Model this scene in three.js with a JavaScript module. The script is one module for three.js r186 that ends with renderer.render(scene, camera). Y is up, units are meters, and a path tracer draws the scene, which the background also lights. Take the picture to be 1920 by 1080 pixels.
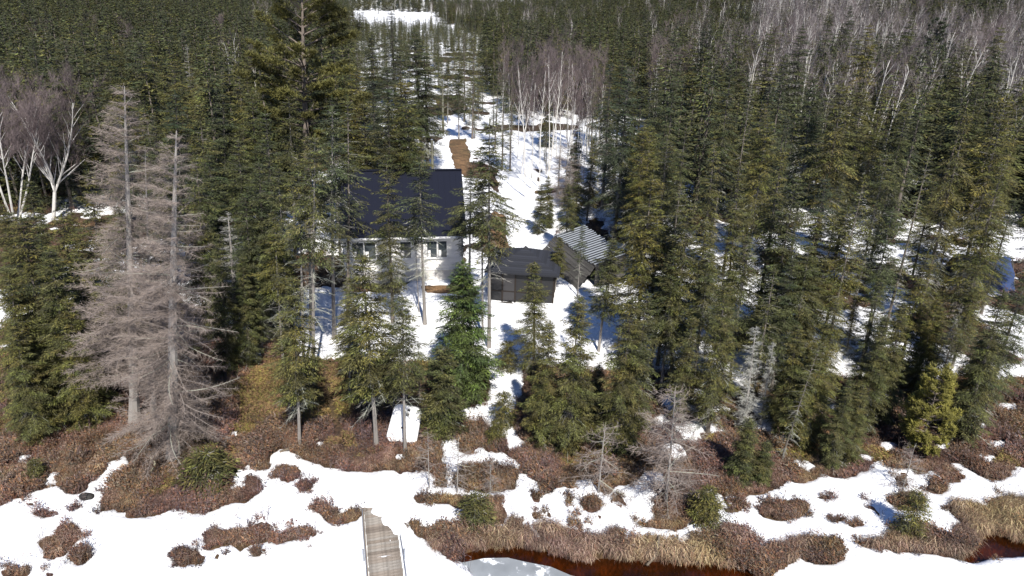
import * as THREE from 'three';

// ------------------------------------------------------------------ camera, sky, sun, exposure
const PITCH = 23, ROLL = 1.5, EYE = 20, FOCAL = 1297;            // lens in pixels of a 1920 x 1080 frame
const camera = new THREE.PerspectiveCamera(2 * Math.atan(540 / FOCAL) * 180 / Math.PI, 16 / 9, 0.5, 9000);
camera.position.set(0, EYE, 0);
camera.rotation.order = 'YXZ';
camera.rotation.set(-PITCH * Math.PI / 180, 0, ROLL * Math.PI / 180);
camera.updateMatrixWorld(true);

const scene = new THREE.Scene();
const SUN = new THREE.Vector3(Math.sin(0.27) * Math.cos(0.84), Math.sin(0.84), Math.cos(0.27) * Math.cos(0.84)).normalize();
{
  const W = 64, Hh = 32, data = new Float32Array(W * Hh * 4);
  for (let j = 0; j < Hh; j++) for (let i = 0; i < W; i++) {
    const el = ((j + 0.5) / Hh - 0.5) * Math.PI, k = Math.pow(1 - Math.max(0, Math.sin(el)), 3), o = (j * W + i) * 4;
    const z = [0.052, 0.115, 0.30], h = [0.22, 0.275, 0.37];
    for (let c = 0; c < 3; c++) data[o + c] = z[c] + (h[c] - z[c]) * k;
    data[o + 3] = 1;
  }
  const t = new THREE.DataTexture(data, W, Hh, THREE.RGBAFormat, THREE.FloatType);
  t.mapping = THREE.EquirectangularReflectionMapping; t.magFilter = THREE.LinearFilter; t.minFilter = THREE.LinearFilter; t.needsUpdate = true;
  scene.background = t; scene.environment = t;
}
const sun = new THREE.DirectionalLight(new THREE.Color(1, 0.95, 0.87), 4.9);
sun.position.set(0, 0, -45).addScaledVector(SUN, 150); sun.target.position.set(0, 0, -45);
sun.castShadow = true; sun.shadow.mapSize.set(4096, 4096);
Object.assign(sun.shadow.camera, { left: -70, right: 70, top: 70, bottom: -70, near: 1, far: 400 });
scene.add(sun, sun.target);
const renderer = new THREE.WebGLRenderer({ antialias: true });
renderer.toneMapping = THREE.LinearToneMapping;
renderer.toneMappingExposure = 1.36;
renderer.shadowMap.enabled = true;

// ------------------------------------------------------------------ numbers
function rng(seed) { let a = seed >>> 0; return () => { a = (a + 0x6D2B79F5) | 0; let t = Math.imul(a ^ (a >>> 15), 1 | a); t = (t + Math.imul(t ^ (t >>> 7), 61 | t)) ^ t; return ((t ^ (t >>> 14)) >>> 0) / 4294967296; }; }
function hash(i, j) { let h = Math.imul(i, 374761393) + Math.imul(j, 668265263); h = Math.imul(h ^ (h >>> 13), 1274126177); return ((h ^ (h >>> 16)) >>> 0) / 4294967296; }
function noise(x, y) { const i = Math.floor(x), j = Math.floor(y), u = x - i, v = y - j, a = u * u * (3 - 2 * u), b = v * v * (3 - 2 * v);
  return (hash(i, j) * (1 - a) + hash(i + 1, j) * a) * (1 - b) + (hash(i, j + 1) * (1 - a) + hash(i + 1, j + 1) * a) * b; }
function fbm(x, y, n = 4) { let s = 0, a = 0.5, t = 0; for (let k = 0; k < n; k++) { s += a * noise(x, y); t += a; a *= 0.5; x = x * 2.03 + 17.1; y = y * 2.03 + 9.7; } return s / t * 2 - 1; }
const ss = (a, b, x) => { const t = Math.min(1, Math.max(0, (x - a) / (b - a))); return t * t * (3 - 2 * t); };
const lerp = (a, b, t) => a + (b - a) * t;

// ------------------------------------------------------------------ lie of the land (metres; the lake is y = 0, the far shore lies towards -z)
function land(x, z) {
  const d = -z, u = d > 1 ? x / d : 0;
  let y = 0.02 + 0.12 * ss(21, 26, d) + 1.3 * ss(26, 46, d) + 0.35 * ss(60, 110, d);
  y += fbm(x / 8, z / 8, 2) * 0.3 * ss(25, 38, d) + fbm(x / 1.4, z / 1.4, 2) * 0.09 * (1 - ss(60, 90, d));
  y += 22 * ss(90, 320, d) * ss(0.16, 0.5, u) + 10 * ss(110, 350, d) * ss(0.27, 0.6, -u);
  y += 26 * ss(180, 620, d) * ss(-0.02, 0.16, u) + 30 * ss(250, 700, d) * ss(0.25, 0.42, -u) + 70 * ss(690, 1150, d);
  if (d > 70) y += fbm(x / 40, z / 40, 3) * 1.2 * ss(70, 140, d) * (u < 0 ? 1 - ss(320, 400, d) * (1 - ss(690, 760, d)) : 1);
  return y;
}
const _o = new THREE.Vector3();
function ray(px, py) { return _o.set((px - 960) / FOCAL, -(py - 540) / FOCAL, -1).applyEuler(camera.rotation).clone(); }
function spot(px, py, above = 0) {             // where the sight line to a measured point of the photograph meets the land (or a level above it)
  const r = ray(px, py), over = (t) => EYE + r.y * t - land(r.x * t, r.z * t) - above;
  let t = 8, a = 8; while (t < 2600 && over(t) > 0) { a = t; t *= 1.02; }
  for (let k = 0, b = t; k < 18; k++) { t = (a + b) / 2; if (over(t) > 0) a = t; else b = t; }
  return [r.x * t, r.z * t];
}

// ------------------------------------------------------------------ bare ground, snow and open water: outlines on the ground
const area = (pts) => shape(pts.map(([x, y]) => spot(x, y)));
const oval = (x, y, a, b) => shape(Array.from({ length: 12 }, (_, k) => spot(x + a * Math.cos(k / 6 * Math.PI), y + b * Math.sin(k / 6 * Math.PI))));
function shape(p) { let a = 1e9, b = -1e9, c = 1e9, e = -1e9; for (const [x, z] of p) { a = Math.min(a, x); b = Math.max(b, x); c = Math.min(c, z); e = Math.max(e, z); } return { p, a, b, c, e }; }
function inside(s, x, z) {                      // signed distance in metres, positive inside
  const { p } = s, M = 2.2;
  if (x < s.a - M || x > s.b + M || z < s.c - M || z > s.e + M) return -M;
  let best = 1e9, on = false;
  for (let i = 0, j = p.length - 1; i < p.length; j = i++) {
    const [ax, az] = p[j], [bx, bz] = p[i], ex = bx - ax, ez = bz - az, l = ex * ex + ez * ez || 1e-9;
    const t = Math.min(1, Math.max(0, ((x - ax) * ex + (z - az) * ez) / l)), dx = x - ax - ex * t, dz = z - az - ez * t;
    best = Math.min(best, dx * dx + dz * dz);
    if ((az > z) !== (bz > z) && x < (bx - ax) * (z - az) / (bz - az) + ax) on = !on;
  }
  return Math.max(-M, (on ? 1 : -1) * Math.sqrt(best));
}
// the edge where heath meets the snow of the marsh, read from left to right
const shoreLine = [[-260, 985], [0, 953], [20, 940], [67, 928], [103, 912], [133, 927], [157, 927], [167, 913], [197, 887], [200, 870], [233, 858], [240, 883], [213, 900], [197, 920], [180, 947], [180, 965], [213, 960], [247, 977], [297, 970], [313, 962], [333, 950], [357, 967], [400, 963], [437, 947], [460, 947], [480, 930], [455, 920], [435, 915], [443, 893], [463, 875], [490, 885], [509, 880], [513, 858], [530, 845], [545, 852], [567, 863], [597, 870], [617, 883], [647, 888], [673, 887], [687, 893], [723, 885], [747, 893], [777, 888], [787, 880], [817, 893], [822, 912], [836, 912], [838, 884], [828, 850], [827, 830], [850, 827], [857, 847], [873, 857], [900, 845], [913, 850], [940, 852], [963, 862], [977, 887], [1010, 910], [1020, 927], [1037, 920], [1073, 917], [1087, 907], [1107, 903], [1120, 922], [1147, 927], [1160, 915], [1190, 915], [1210, 885], [1245, 885], [1240, 915], [1225, 940], [1223, 977], [1190, 970], [1180, 985], [1230, 995], [1290, 1000], [1300, 983], [1333, 977], [1340, 960], [1333, 930], [1347, 930], [1357, 947], [1353, 967], [1400, 967], [1407, 947], [1413, 932], [1442, 928], [1480, 905], [1510, 910], [1540, 890], [1590, 900], [1630, 877], [1653, 863], [1663, 880], [1690, 880], [1707, 877], [1720, 893], [1747, 887], [1773, 907], [1803, 907], [1817, 897], [1780, 870], [1797, 870], [1823, 887], [1853, 903], [1880, 903], [1903, 897], [1910, 877], [1960, 890], [2200, 900]];
const heath = shape([...shoreLine.map(([x, y]) => spot(x, y)), [60, -34.5], [-60, -34.5]]);
const bareIslands = [
  area([[120, 980], [153, 987], [160, 1003], [133, 1030], [127, 1043], [97, 1057], [63, 1053], [77, 1040], [67, 1023], [70, 1010], [100, 1003]]),
  oval(150, 1045, 20, 15), oval(83, 964, 21, 9), oval(152, 957, 18, 6), oval(52, 944, 17, 7), oval(30, 1074, 34, 13), oval(90, 1078, 13, 8), oval(16, 1054, 18, 4),
  area([[380, 1000], [400, 993], [443, 993], [473, 987], [490, 980], [507, 983], [523, 1003], [547, 987], [593, 983], [603, 1003], [580, 1013], [530, 1022], [480, 1020], [453, 1033], [430, 1027], [407, 1030], [380, 1040]]),
  oval(357, 1045, 29, 20), oval(408, 1046, 10, 9), oval(483, 1037, 10, 9), oval(593, 1023, 10, 9),
  area([[580, 950], [607, 945], [633, 963], [660, 955], [677, 957], [673, 975], [647, 983], [617, 987], [597, 967]]),
  oval(537, 888, 30, 20), oval(572, 912, 16, 13), oval(475, 912, 17, 20),
  area([[860, 887], [873, 877], [917, 873], [960, 872], [977, 897], [965, 918], [930, 927], [880, 922], [850, 905]]), oval(828, 885, 9, 28),
  area([[812, 932], [850, 930], [905, 938], [940, 930], [950, 950], [945, 985], [905, 990], [885, 975], [880, 962], [840, 950], [815, 945]]), oval(790, 938, 14, 7),
  oval(1005, 932, 14, 11), oval(1003, 967, 12, 10), oval(1028, 965, 8, 8), oval(1067, 935, 7, 11), oval(1110, 947, 20, 16), oval(1123, 970, 9, 6), oval(965, 975, 7, 9), oval(1160, 945, 14, 18), oval(1205, 985, 10, 7),
  area([[1058, 955], [1075, 965], [1098, 985], [1100, 1000], [1085, 1000], [1070, 980]]),
  oval(1470, 957, 53, 25), oval(1545, 933, 20, 7), oval(1572, 974, 20, 8), oval(1605, 984, 20, 9), area([[1615, 935], [1640, 945], [1665, 975], [1655, 985], [1630, 965]]),
  oval(1690, 903, 19, 16), oval(1757, 915, 22, 15), oval(1700, 940, 38, 16),
  // the sedge bank along the open water
  area([[768, 983], [800, 984], [815, 980], [880, 988], [945, 985], [965, 972], [985, 990], [1003, 1003], [1005, 985], [1040, 985], [1060, 997], [1110, 1007], [1130, 1010], [1135, 990], [1165, 983], [1175, 1012], [1195, 1010], [1220, 1003], [1280, 1013], [1317, 1003], [1337, 1003], [1353, 987], [1387, 990], [1417, 1007], [1433, 1025], [1473, 1013], [1537, 1010], [1585, 1012], [1592, 1052], [1550, 1062], [1495, 1047], [1440, 1090], [1400, 1100], [1330, 1085], [1250, 1085], [1150, 1075], [1090, 1075], [1050, 1062], [980, 1048], [900, 1052], [850, 1056], [800, 1020], [778, 1010]]),
  area([[1587, 1010], [1650, 1008], [1663, 1000], [1700, 987], [1727, 988], [1753, 997], [1793, 1010], [1780, 990], [1792, 975], [1773, 957], [1773, 943], [1803, 943], [1847, 950], [1853, 930], [1880, 927], [1960, 935], [2100, 990], [1990, 1050], [1920, 1032], [1850, 1020], [1810, 1052], [1730, 1044], [1625, 1033]]),
];
const snowPatches = [oval(1178, 993, 10, 14), oval(1208, 998, 10, 6), oval(1155, 960, 15, 20), oval(1203, 955, 20, 18), oval(853, 1000, 6, 6), oval(1045, 1012, 6, 8), oval(1395, 1022, 18, 5), oval(1262, 846, 22, 14), oval(1293, 808, 27, 22), oval(1258, 757, 22, 18), oval(1470, 822, 28, 8), oval(1518, 880, 12, 8), oval(98, 899, 7, 8), oval(44, 860, 12, 6), oval(440, 815, 5, 7), oval(752, 858, 9, 4), oval(1340, 932, 9, 7), oval(1372, 937, 5, 6), oval(1665, 840, 14, 9), oval(1770, 838, 12, 8), oval(1825, 800, 20, 10), oval(1870, 835, 22, 10), oval(1905, 822, 10, 6), oval(605, 833, 10, 4), oval(1440, 800, 25, 12), oval(1335, 805, 18, 10), oval(1420, 765, 22, 14), oval(1350, 772, 16, 10), oval(1550, 765, 18, 10), oval(1650, 745, 20, 10), oval(1890, 765, 20, 10), oval(1240, 790, 14, 10), oval(1290, 770, 16, 8), oval(1500, 870, 10, 6), oval(1625, 858, 12, 6), oval(1855, 862, 14, 7), oval(1310, 740, 20, 10), oval(1380, 720, 20, 12)];
const snowMid = [
  area([[560, 545], [640, 532], [700, 548], [780, 548], [860, 552], [905, 560], [935, 580], [1040, 575], [1100, 545], [1200, 555], [1235, 600], [1200, 650], [1140, 700], [1060, 690], [985, 690], [973, 760], [953, 783], [960, 807], [985, 835], [960, 845], [948, 820], [927, 810], [905, 792], [875, 790], [870, 772], [907, 760], [922, 740], [920, 700], [860, 640], [820, 620], [770, 620], [690, 625], [640, 660], [580, 680], [565, 620]]),
  area([[540, 400], [580, 385], [660, 380], [660, 470], [630, 475], [575, 475], [545, 480], [500, 480]]),
  area([[945, 270], [990, 280], [1010, 330], [1000, 380], [1040, 425], [1050, 480], [1010, 490], [980, 474], [957, 462], [947, 437], [947, 400], [930, 330]]),
  area([[830, 240], [1000, 250], [1010, 275], [900, 268], [842, 260]]), area([[820, 262], [845, 262], [846, 290], [872, 330], [800, 335]]),
  oval(467, 593, 20, 10), oval(460, 628, 11, 12), oval(477, 671, 17, 12), area([[1090, 480], [1200, 470], [1240, 520], [1190, 560], [1120, 540]]), area([[870, 460], [925, 480], [915, 535], [870, 535]]),
  area([[890, 560], [920, 470], [1000, 470], [1100, 450], [1180, 500], [1200, 560], [1100, 600], [930, 600]]), area([[1680, 480], [1720, 445], [1780, 460], [1800, 510], [1790, 545], [1740, 530]]), area([[1800, 445], [1880, 425], [1900, 450], [1850, 470]]),
];
const bareMid = [
  area([[880, 430], [928, 395], [947, 403], [947, 437], [957, 463], [977, 475], [960, 490], [925, 482], [900, 450]]), area([[842, 262], [874, 260], [882, 290], [874, 330], [855, 318], [846, 290]]),
  area([[790, 536], [868, 534], [905, 548], [880, 556], [800, 548]]), area([[560, 485], [640, 480], [650, 520], [640, 540], [570, 535]]), area([[640, 518], [700, 538], [690, 550], [640, 545]]),
];
const waters = [
  area([[850, 1038], [900, 1025], [980, 1020], [1050, 1034], [1090, 1044], [1150, 1042], [1250, 1050], [1330, 1050], [1400, 1066], [1425, 1080], [1440, 1300], [1100, 1300], [900, 1100]]),
  area([[1778, 1046], [1800, 1038], [1850, 996], [1920, 1010], [2010, 1030], [2010, 1048], [1860, 1046], [1825, 1058]]),
];
const iceSheets = [area([[862, 1052], [900, 1045], [950, 1044], [985, 1053], [1030, 1064], [1065, 1074], [1120, 1086], [1300, 1098], [1430, 1120], [1430, 1300], [1060, 1300], [880, 1090]])];
const drive = [bareMid[0], bareMid[1], bareMid[2], bareMid[4]];
const mossy = area([[430, 760], [470, 690], [600, 650], [640, 690], [660, 780], [590, 800], [500, 800], [440, 790]]);
const pathWorn = area([[596, 690], [612, 690], [640, 780], [660, 850], [640, 850], [612, 780]]);

function water(x, z) { return Math.max(inside(waters[0], x, z), inside(waters[1], x, z)) + fbm(x * 0.9, z * 0.9, 2) * 0.1; }
function snowField(x, z) {                       // metres inside the snow cover; below 0 the ground is bare
  const d = -z, n = fbm(x * 0.8, z * 0.8, 4);
  let v = 2;
  if (d > 22 && d < 36) v = Math.min(v, -inside(heath, x, z));
  if (d < 36) for (const s of bareIslands) v = Math.min(v, -inside(s, x, z));
  if (d > 22 && d < 45) for (const s of snowPatches) v = Math.max(v, inside(s, x, z));
  if (d >= 33) {
    const w = ss(33, 36, d), f = (fbm(x / 5.5 + 40, z / 5.5, 4) + 0.02 + 0.12 * ss(50, 90, d) + (x > 8 ? 0.1 : 0)) * 2.2 + ss(250, 320, d) * 1.2;
    v = lerp(Math.min(v, 0) , f, w);
  }
  if (d > 26 && d < 140) { for (const s of snowMid) v = Math.max(v, inside(s, x, z)); for (const s of bareMid) v = Math.min(v, -inside(s, x, z)); }
  v += n * (d < 33 ? 0.22 : 0.34); if (d < 34) v += fbm(x * 2.9 + 11, z * 2.9, 2) * 0.13 + 0.1;
  if (d < 30) v = Math.min(v, -water(x, z) * 1.5);
  return v;
}
function groundHeight(x, z, w) { let y = land(x, z); if (-z < 30) { const q = w ?? water(x, z); if (q > -0.4) y = lerp(y, -0.75, ss(-0.25, 0.75, q)); } return y; }
function snowDepth(v) { return v > 0 ? Math.min(0.15, 0.025 + v * 0.22) : Math.max(-0.35, v * 0.6 - 0.01); }

// ------------------------------------------------------------------ materials and small textures
function texture(n, f, srgb = true) {
  const data = new Uint8Array(n * n * 4);
  for (let j = 0; j < n; j++) for (let i = 0; i < n; i++) { const c = f(i, j, n), o = (j * n + i) * 4; data[o] = c[0]; data[o + 1] = c[1]; data[o + 2] = c[2]; data[o + 3] = 255; }
  const t = new THREE.DataTexture(data, n, n); t.wrapS = t.wrapT = THREE.RepeatWrapping; t.magFilter = t.minFilter = THREE.LinearFilter; if (srgb) t.colorSpace = THREE.SRGBColorSpace; t.needsUpdate = true; return t;
}
function tnoise(i, j, n, f, o = 4) {             // noise that repeats over the tile
  let s = 0, a = 0.5, tt = 0;
  for (let k = 0; k < o; k++) { const x = i / n * f, y = j / n * f, x0 = Math.floor(x), y0 = Math.floor(y), u = x - x0, v = y - y0, A = u * u * (3 - 2 * u), B = v * v * (3 - 2 * v), m = (q) => ((q % f) + f) % f;
    const h = (p, q) => hash(m(p) + k * 131, m(q) + k * 57);
    s += a * ((h(x0, y0) * (1 - A) + h(x0 + 1, y0) * A) * (1 - B) + (h(x0, y0 + 1) * (1 - A) + h(x0 + 1, y0 + 1) * A) * B); tt += a; a *= 0.55; f *= 2; }
  return s / tt;
}
const litterMap = texture(512, (i, j, n) => { const a = tnoise(i, j, n, 8, 5), b = tnoise(i, j, n, 64, 2), k = 120 + a * 110 + (b - 0.5) * 110; return [Math.min(255, k * 1.03), Math.min(255, k), Math.min(255, k * 0.93)]; });
const litterBump = texture(512, (i, j, n) => { const k = 255 * tnoise(i, j, n, 32, 4); return [k, k, k]; }, false);
const snowBump = texture(512, (i, j, n) => { const k = 255 * (0.6 * tnoise(i, j, n, 12, 4) + 0.4 * tnoise(i, j, n, 48, 2)); return [k, k, k]; }, false);
const woodMap = texture(256, (i, j, n) => { const a = tnoise(i, Math.floor(j / 1), n, 4, 4), g = hash(7, (j + Math.round(a * 18)) % n), k = 150 + 70 * (a - 0.4) + 55 * (g - 0.5); return [k * 1.02, k, k * 0.96]; });
const C = (r, g, b) => new THREE.Color().setRGB(r, g, b);
const M = (o) => new THREE.MeshStandardMaterial({ roughness: 0.9, metalness: 0, ...o });
const tints = [C(1, 1, 1), C(1.24, 1.16, 0.85), C(0.72, 0.82, 0.95), C(0.92, 0.9, 0.9)].map((c) => M({ color: c, vertexColors: true, side: THREE.DoubleSide, flatShading: true, roughness: 0.75 }));
const foliageMat = M({ vertexColors: true, side: THREE.DoubleSide, flatShading: true, roughness: 0.75 });
const twigMat = M({ vertexColors: true, side: THREE.DoubleSide, flatShading: true, roughness: 0.9 });
const barkMat = M({ vertexColors: true, flatShading: true, roughness: 0.95 });

// ------------------------------------------------------------------ object helpers
const taken = {};
function numbered(n) { if (!(n in taken)) { taken[n] = 0; return n; } taken[n]++; return n + '_' + String(taken[n]).padStart(3, '0'); }
function mesh(name, geo, mat, parent) { const m = new THREE.Mesh(geo, mat); m.name = parent === scene ? numbered(name) : name; m.castShadow = m.receiveShadow = true; parent.add(m); return m; }
function thing(name, label, category, pos, turn = 0, group) { const g = new THREE.Group(); g.name = numbered(name); g.position.set(...pos); g.rotation.y = turn; g.userData = { label, category }; if (group) g.userData.group = group; scene.add(g); return g; }
function kind(o, k, label, category) { o.userData.kind = k; if (label) o.userData.label = label; if (category) o.userData.category = category; return o; }
class Tris {                                     // flat-shaded triangles with a colour each
  constructor() { this.p = []; this.c = []; }
  tri(ax, ay, az, bx, by, bz, cx, cy, cz, r, g, b) { this.p.push(ax, ay, az, bx, by, bz, cx, cy, cz); this.c.push(r, g, b, r, g, b, r, g, b); }
  blade(x, y, z, dx, dy, dz, sx, sy, sz, col, k) { this.tri(x - sx, y - sy, z - sz, x + sx, y + sy, z + sz, x + dx, y + dy, z + dz, col[0] * k, col[1] * k, col[2] * k); }
  stick(a, b, r0, r1, n, col) {                  // a tapered rod of n sides
    const ax = b[0] - a[0], ay = b[1] - a[1], az = b[2] - a[2], l = Math.hypot(ax, ay, az) || 1e-6, X = ax / l, Y = ay / l, Z = az / l;
    let ux = -Z, uy = 0, uz = X; const q = Math.hypot(ux, uz); if (q < 1e-3) { ux = 1; uz = 0; } else { ux /= q; uz /= q; }
    const vx = Y * uz - Z * uy, vy = Z * ux - X * uz, vz = X * uy - Y * ux;
    for (let i = 0; i < n; i++) {
      const c0 = Math.cos(i / n * 6.2832), s0 = Math.sin(i / n * 6.2832), c1 = Math.cos((i + 1) / n * 6.2832), s1 = Math.sin((i + 1) / n * 6.2832), k = col.length > 3 ? 1 + (hash(i * 31 + Math.floor(a[1] * 9), Math.floor(a[0] * 7)) - 0.5) * col[3] : 1, mark = col.length > 4 && hash(i * 7 + Math.floor(a[1] * 23), Math.floor(a[2] * 11 + 3)) < 0.13 ? 0.3 : 1;
      const P = (o, r, c, s) => [o[0] + (ux * c + vx * s) * r, o[1] + (uy * c + vy * s) * r, o[2] + (uz * c + vz * s) * r];
      const A = P(a, r0, c0, s0), B = P(a, r0, c1, s1), D = P(b, r1, c1, s1), E = P(b, r1, c0, s0);
      this.tri(...A, ...B, ...D, col[0] * k * mark, col[1] * k * mark, col[2] * k * mark); if (r1 > 0.001) this.tri(...A, ...D, ...E, col[0] * k, col[1] * k, col[2] * k);
    }
  }
  get n() { return this.p.length / 9; }
  geo() { const g = new THREE.BufferGeometry(); g.setAttribute('position', new THREE.BufferAttribute(new Float32Array(this.p), 3)); g.setAttribute('color', new THREE.BufferAttribute(new Float32Array(this.c), 3)); return g; }
}

// ------------------------------------------------------------------ the setting: ground, snow, water, ice
const rows = [], cols = [];
{ for (let z = 60; z > -17; z -= 4) rows.push(z); for (let d = 17.2; d < 34; d += 0.13) rows.push(-d); for (let d = 34; d < 80; d += 0.36) rows.push(-d); for (let d = 80, s = 0.7; d < 2600; s *= 1.05) { rows.push(-d); d += s; }
  const half = []; for (let x = 0; x < 28; x += 0.15) half.push(x); for (let x = 28; x < 62; x += 0.5) half.push(x); for (let x = 62, s = 0.9; x < 3200; s *= 1.16) { half.push(x); x += s; }
  for (let k = half.length - 1; k > 0; k--) cols.push(-half[k]); cols.push(...half); }
const NR = rows.length, NC = cols.length, fieldV = new Float32Array(NR * NC), fieldG = new Float32Array(NR * NC);
{
  const gp = new Float32Array(NR * NC * 3), gc = new Float32Array(NR * NC * 3), guv = new Float32Array(NR * NC * 2), sp = new Float32Array(NR * NC * 3), gi = [], si = [];
  const litter = [0.11, 0.072, 0.048], red = [0.155, 0.085, 0.062], moss = [0.15, 0.115, 0.03], dirt = [0.33, 0.205, 0.115], peat = [0.060, 0.029, 0.013], tan = [0.20, 0.135, 0.075];
  for (let r = 0; r < NR; r++) for (let c = 0; c < NC; c++) {
    const x = cols[c], z = rows[r], k = r * NC + c, d = -z, q = d < 30 ? water(x, z) : -2, v = snowField(x, z), g = groundHeight(x, z, q);
    fieldV[k] = v; fieldG[k] = g;
    gp.set([x, g, z], k * 3); guv.set([x / 5, z / 5], k * 2);
    let a = red.map((m, i) => lerp(m, litter[i], ss(29, 36, d)));
    const mix = (b, w) => { if (w > 0) a = a.map((m, i) => lerp(m, b[i], Math.min(1, w))); };
    if (d < 27) mix(tan, ss(0.1, -0.3, fbm(x / 2, z / 2, 3)) * 0.8);
    if (d < 45) { mix(moss, ss(-0.8, 0.8, inside(mossy, x, z) + fbm(x, z, 3)) * 0.85); mix([0.12, 0.075, 0.055], ss(-0.2, 0.2, inside(pathWorn, x, z)) * 0.8); }
    if (d > 34 && d < 130) for (const s of drive) mix(dirt, ss(-0.4, 0.3, inside(s, x, z) + fbm(x, z, 3) * 0.3));
    mix([0.15, 0.11, 0.05], ss(0.1, 0.5, fbm(x / 3 + 9, z / 3, 3)) * 0.6);
    if (q > -0.2) { mix(peat, ss(-0.2, 0.2, q)); if (q > 0) mix([0.19, 0.078, 0.026], ss(-0.1, 0.35, fbm(x * 0.5 + 2, z * 1.4, 3) + (x > 2 ? 0.15 : -0.2)) * ss(0, 0.3, q)); }
    gc.set(a, k * 3);
    const bump = (fbm(x * 1.7 + 5, z * 1.7, 3) * 0.035 + fbm(x * 0.35, z * 0.35, 2) * 0.04) * ss(0.1, 0.8, v);
    sp.set([x, (q > -0.9 && d < 30 ? lerp(land(x, z), g, ss(0, 0.3, q)) : g) + snowDepth(v) + bump, z], k * 3);
  }
  for (let r = 0; r + 1 < NR; r++) for (let c = 0; c + 1 < NC; c++) {
    const k = r * NC + c; gi.push(k, k + 1, k + NC, k + 1, k + NC + 1, k + NC);
    if (Math.max(fieldV[k], fieldV[k + 1], fieldV[k + NC], fieldV[k + NC + 1]) > -0.15) si.push(k, k + 1, k + NC, k + 1, k + NC + 1, k + NC);
  }
  const G = new THREE.BufferGeometry(); G.setAttribute('position', new THREE.BufferAttribute(gp, 3)); G.setAttribute('color', new THREE.BufferAttribute(gc, 3)); G.setAttribute('uv', new THREE.BufferAttribute(guv, 2)); G.setIndex(gi); G.computeVertexNormals();
  kind(mesh('ground', G, M({ vertexColors: true, map: litterMap, bumpMap: litterBump, bumpScale: 0.05, roughness: 1 }), scene), 'structure', 'brown peaty ground with heath and leaf litter', 'ground');
  // keep only the vertices the snow uses
  const map = new Int32Array(NR * NC).fill(-1), P = [], U = [], I = []; for (const k of si) { if (map[k] < 0) { map[k] = P.length / 3; P.push(sp[k * 3], sp[k * 3 + 1], sp[k * 3 + 2]); U.push(sp[k * 3] / 4, sp[k * 3 + 2] / 4); } I.push(map[k]); }
  const S = new THREE.BufferGeometry(); S.setAttribute('position', new THREE.BufferAttribute(new Float32Array(P), 3)); S.setAttribute('uv', new THREE.BufferAttribute(new Float32Array(U), 2)); S.setIndex(I); S.computeVertexNormals();
  kind(mesh('snow', S, M({ color: C(0.88, 0.89, 0.91), roughness: 0.85, bumpMap: snowBump, bumpScale: 0.03 }), scene), 'structure', 'melting white snow cover with bare patches', 'snow');
}
function bare(x, z) { return -snowField(x, z); }
{
  const w = new THREE.PlaneGeometry(64, 13, 1, 1); w.rotateX(-Math.PI / 2); w.translate(4, -0.1, -20.5);
  kind(mesh('pond_water', w, new THREE.MeshPhysicalMaterial({ color: C(0.66, 0.46, 0.29), roughness: 0.04, metalness: 0, transmission: 1, thickness: 0, ior: 1.33 }), scene), 'structure', 'dark reddish peat water along the sedge bank', 'water');
  for (const s of iceSheets) {
    const sh = new THREE.Shape(s.p.map(([x, z]) => new THREE.Vector2(x + fbm(x * 2, z * 2, 3) * 0.25, -z - fbm(x * 2 + 9, z * 2, 3) * 0.2)));
    const g = new THREE.ExtrudeGeometry(sh, { depth: 0.05, bevelEnabled: false }); g.rotateX(-Math.PI / 2); g.translate(0, -0.075, 0);
    const iceMap = texture(512, (i, j, n) => { const a = tnoise(i, j, n, 5, 5), b = tnoise(i + 90, j, n, 24, 3), k = ss(0.5, 0.6, a * 0.6 + b * 0.45), q = 128 + 30 * tnoise(i, j, n, 9, 3); return [lerp(q, 245, k), lerp(q * 1.03, 247, k), lerp(q * 1.05, 250, k)]; });
    iceMap.repeat.set(0.2, 0.2);
    kind(mesh('pond_ice', g, M({ map: iceMap, roughness: 0.35 }), scene), 'structure', 'thin grey ice with slushy white blotches on pond', 'ice');
  }
}

// ------------------------------------------------------------------ trees
const GREEN = [[0.070, 0.077, 0.022], [0.084, 0.086, 0.022], [0.054, 0.067, 0.024], [0.094, 0.093, 0.022], [0.047, 0.058, 0.026], [0.068, 0.102, 0.023]];
const GREY = [0.24, 0.23, 0.21], LICHEN = [0.33, 0.34, 0.28], BARK = [0.17, 0.145, 0.125, 0.35];
function trunk(h, r, seed, col, lean = 0, sides = 7, curve = 0.05) {
  const t = new Tris(), R = rng(seed), n = 9, a0 = R() * 6.28, pts = [];
  for (let i = 0; i <= n; i++) { const s = i / n, w = Math.sin(s * 3.1 + a0) - Math.sin(a0); pts.push([w * curve * h * 0.1 + lean * s * h, s * h, Math.cos(s * 2.3 + a0) * curve * h * 0.1 - Math.cos(a0) * curve * h * 0.1]); }
  pts[0][1] = -0.35;
  for (let i = 0; i < n; i++) { const f = (s) => r * (Math.pow(1 - s, 0.8) + 0.06) * (s < 0.05 ? 1.35 : 1); t.stick(pts[i], pts[i + 1], f(i / n), f((i + 1) / n), sides, col); }
  return { t, at: (y) => { const s = Math.min(0.999, Math.max(0, y / h)) * n, i = Math.floor(s), u = s - i; return [lerp(pts[i][0], pts[i + 1][0], u), lerp(pts[i][2], pts[i + 1][2], u)]; } };
}
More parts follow.
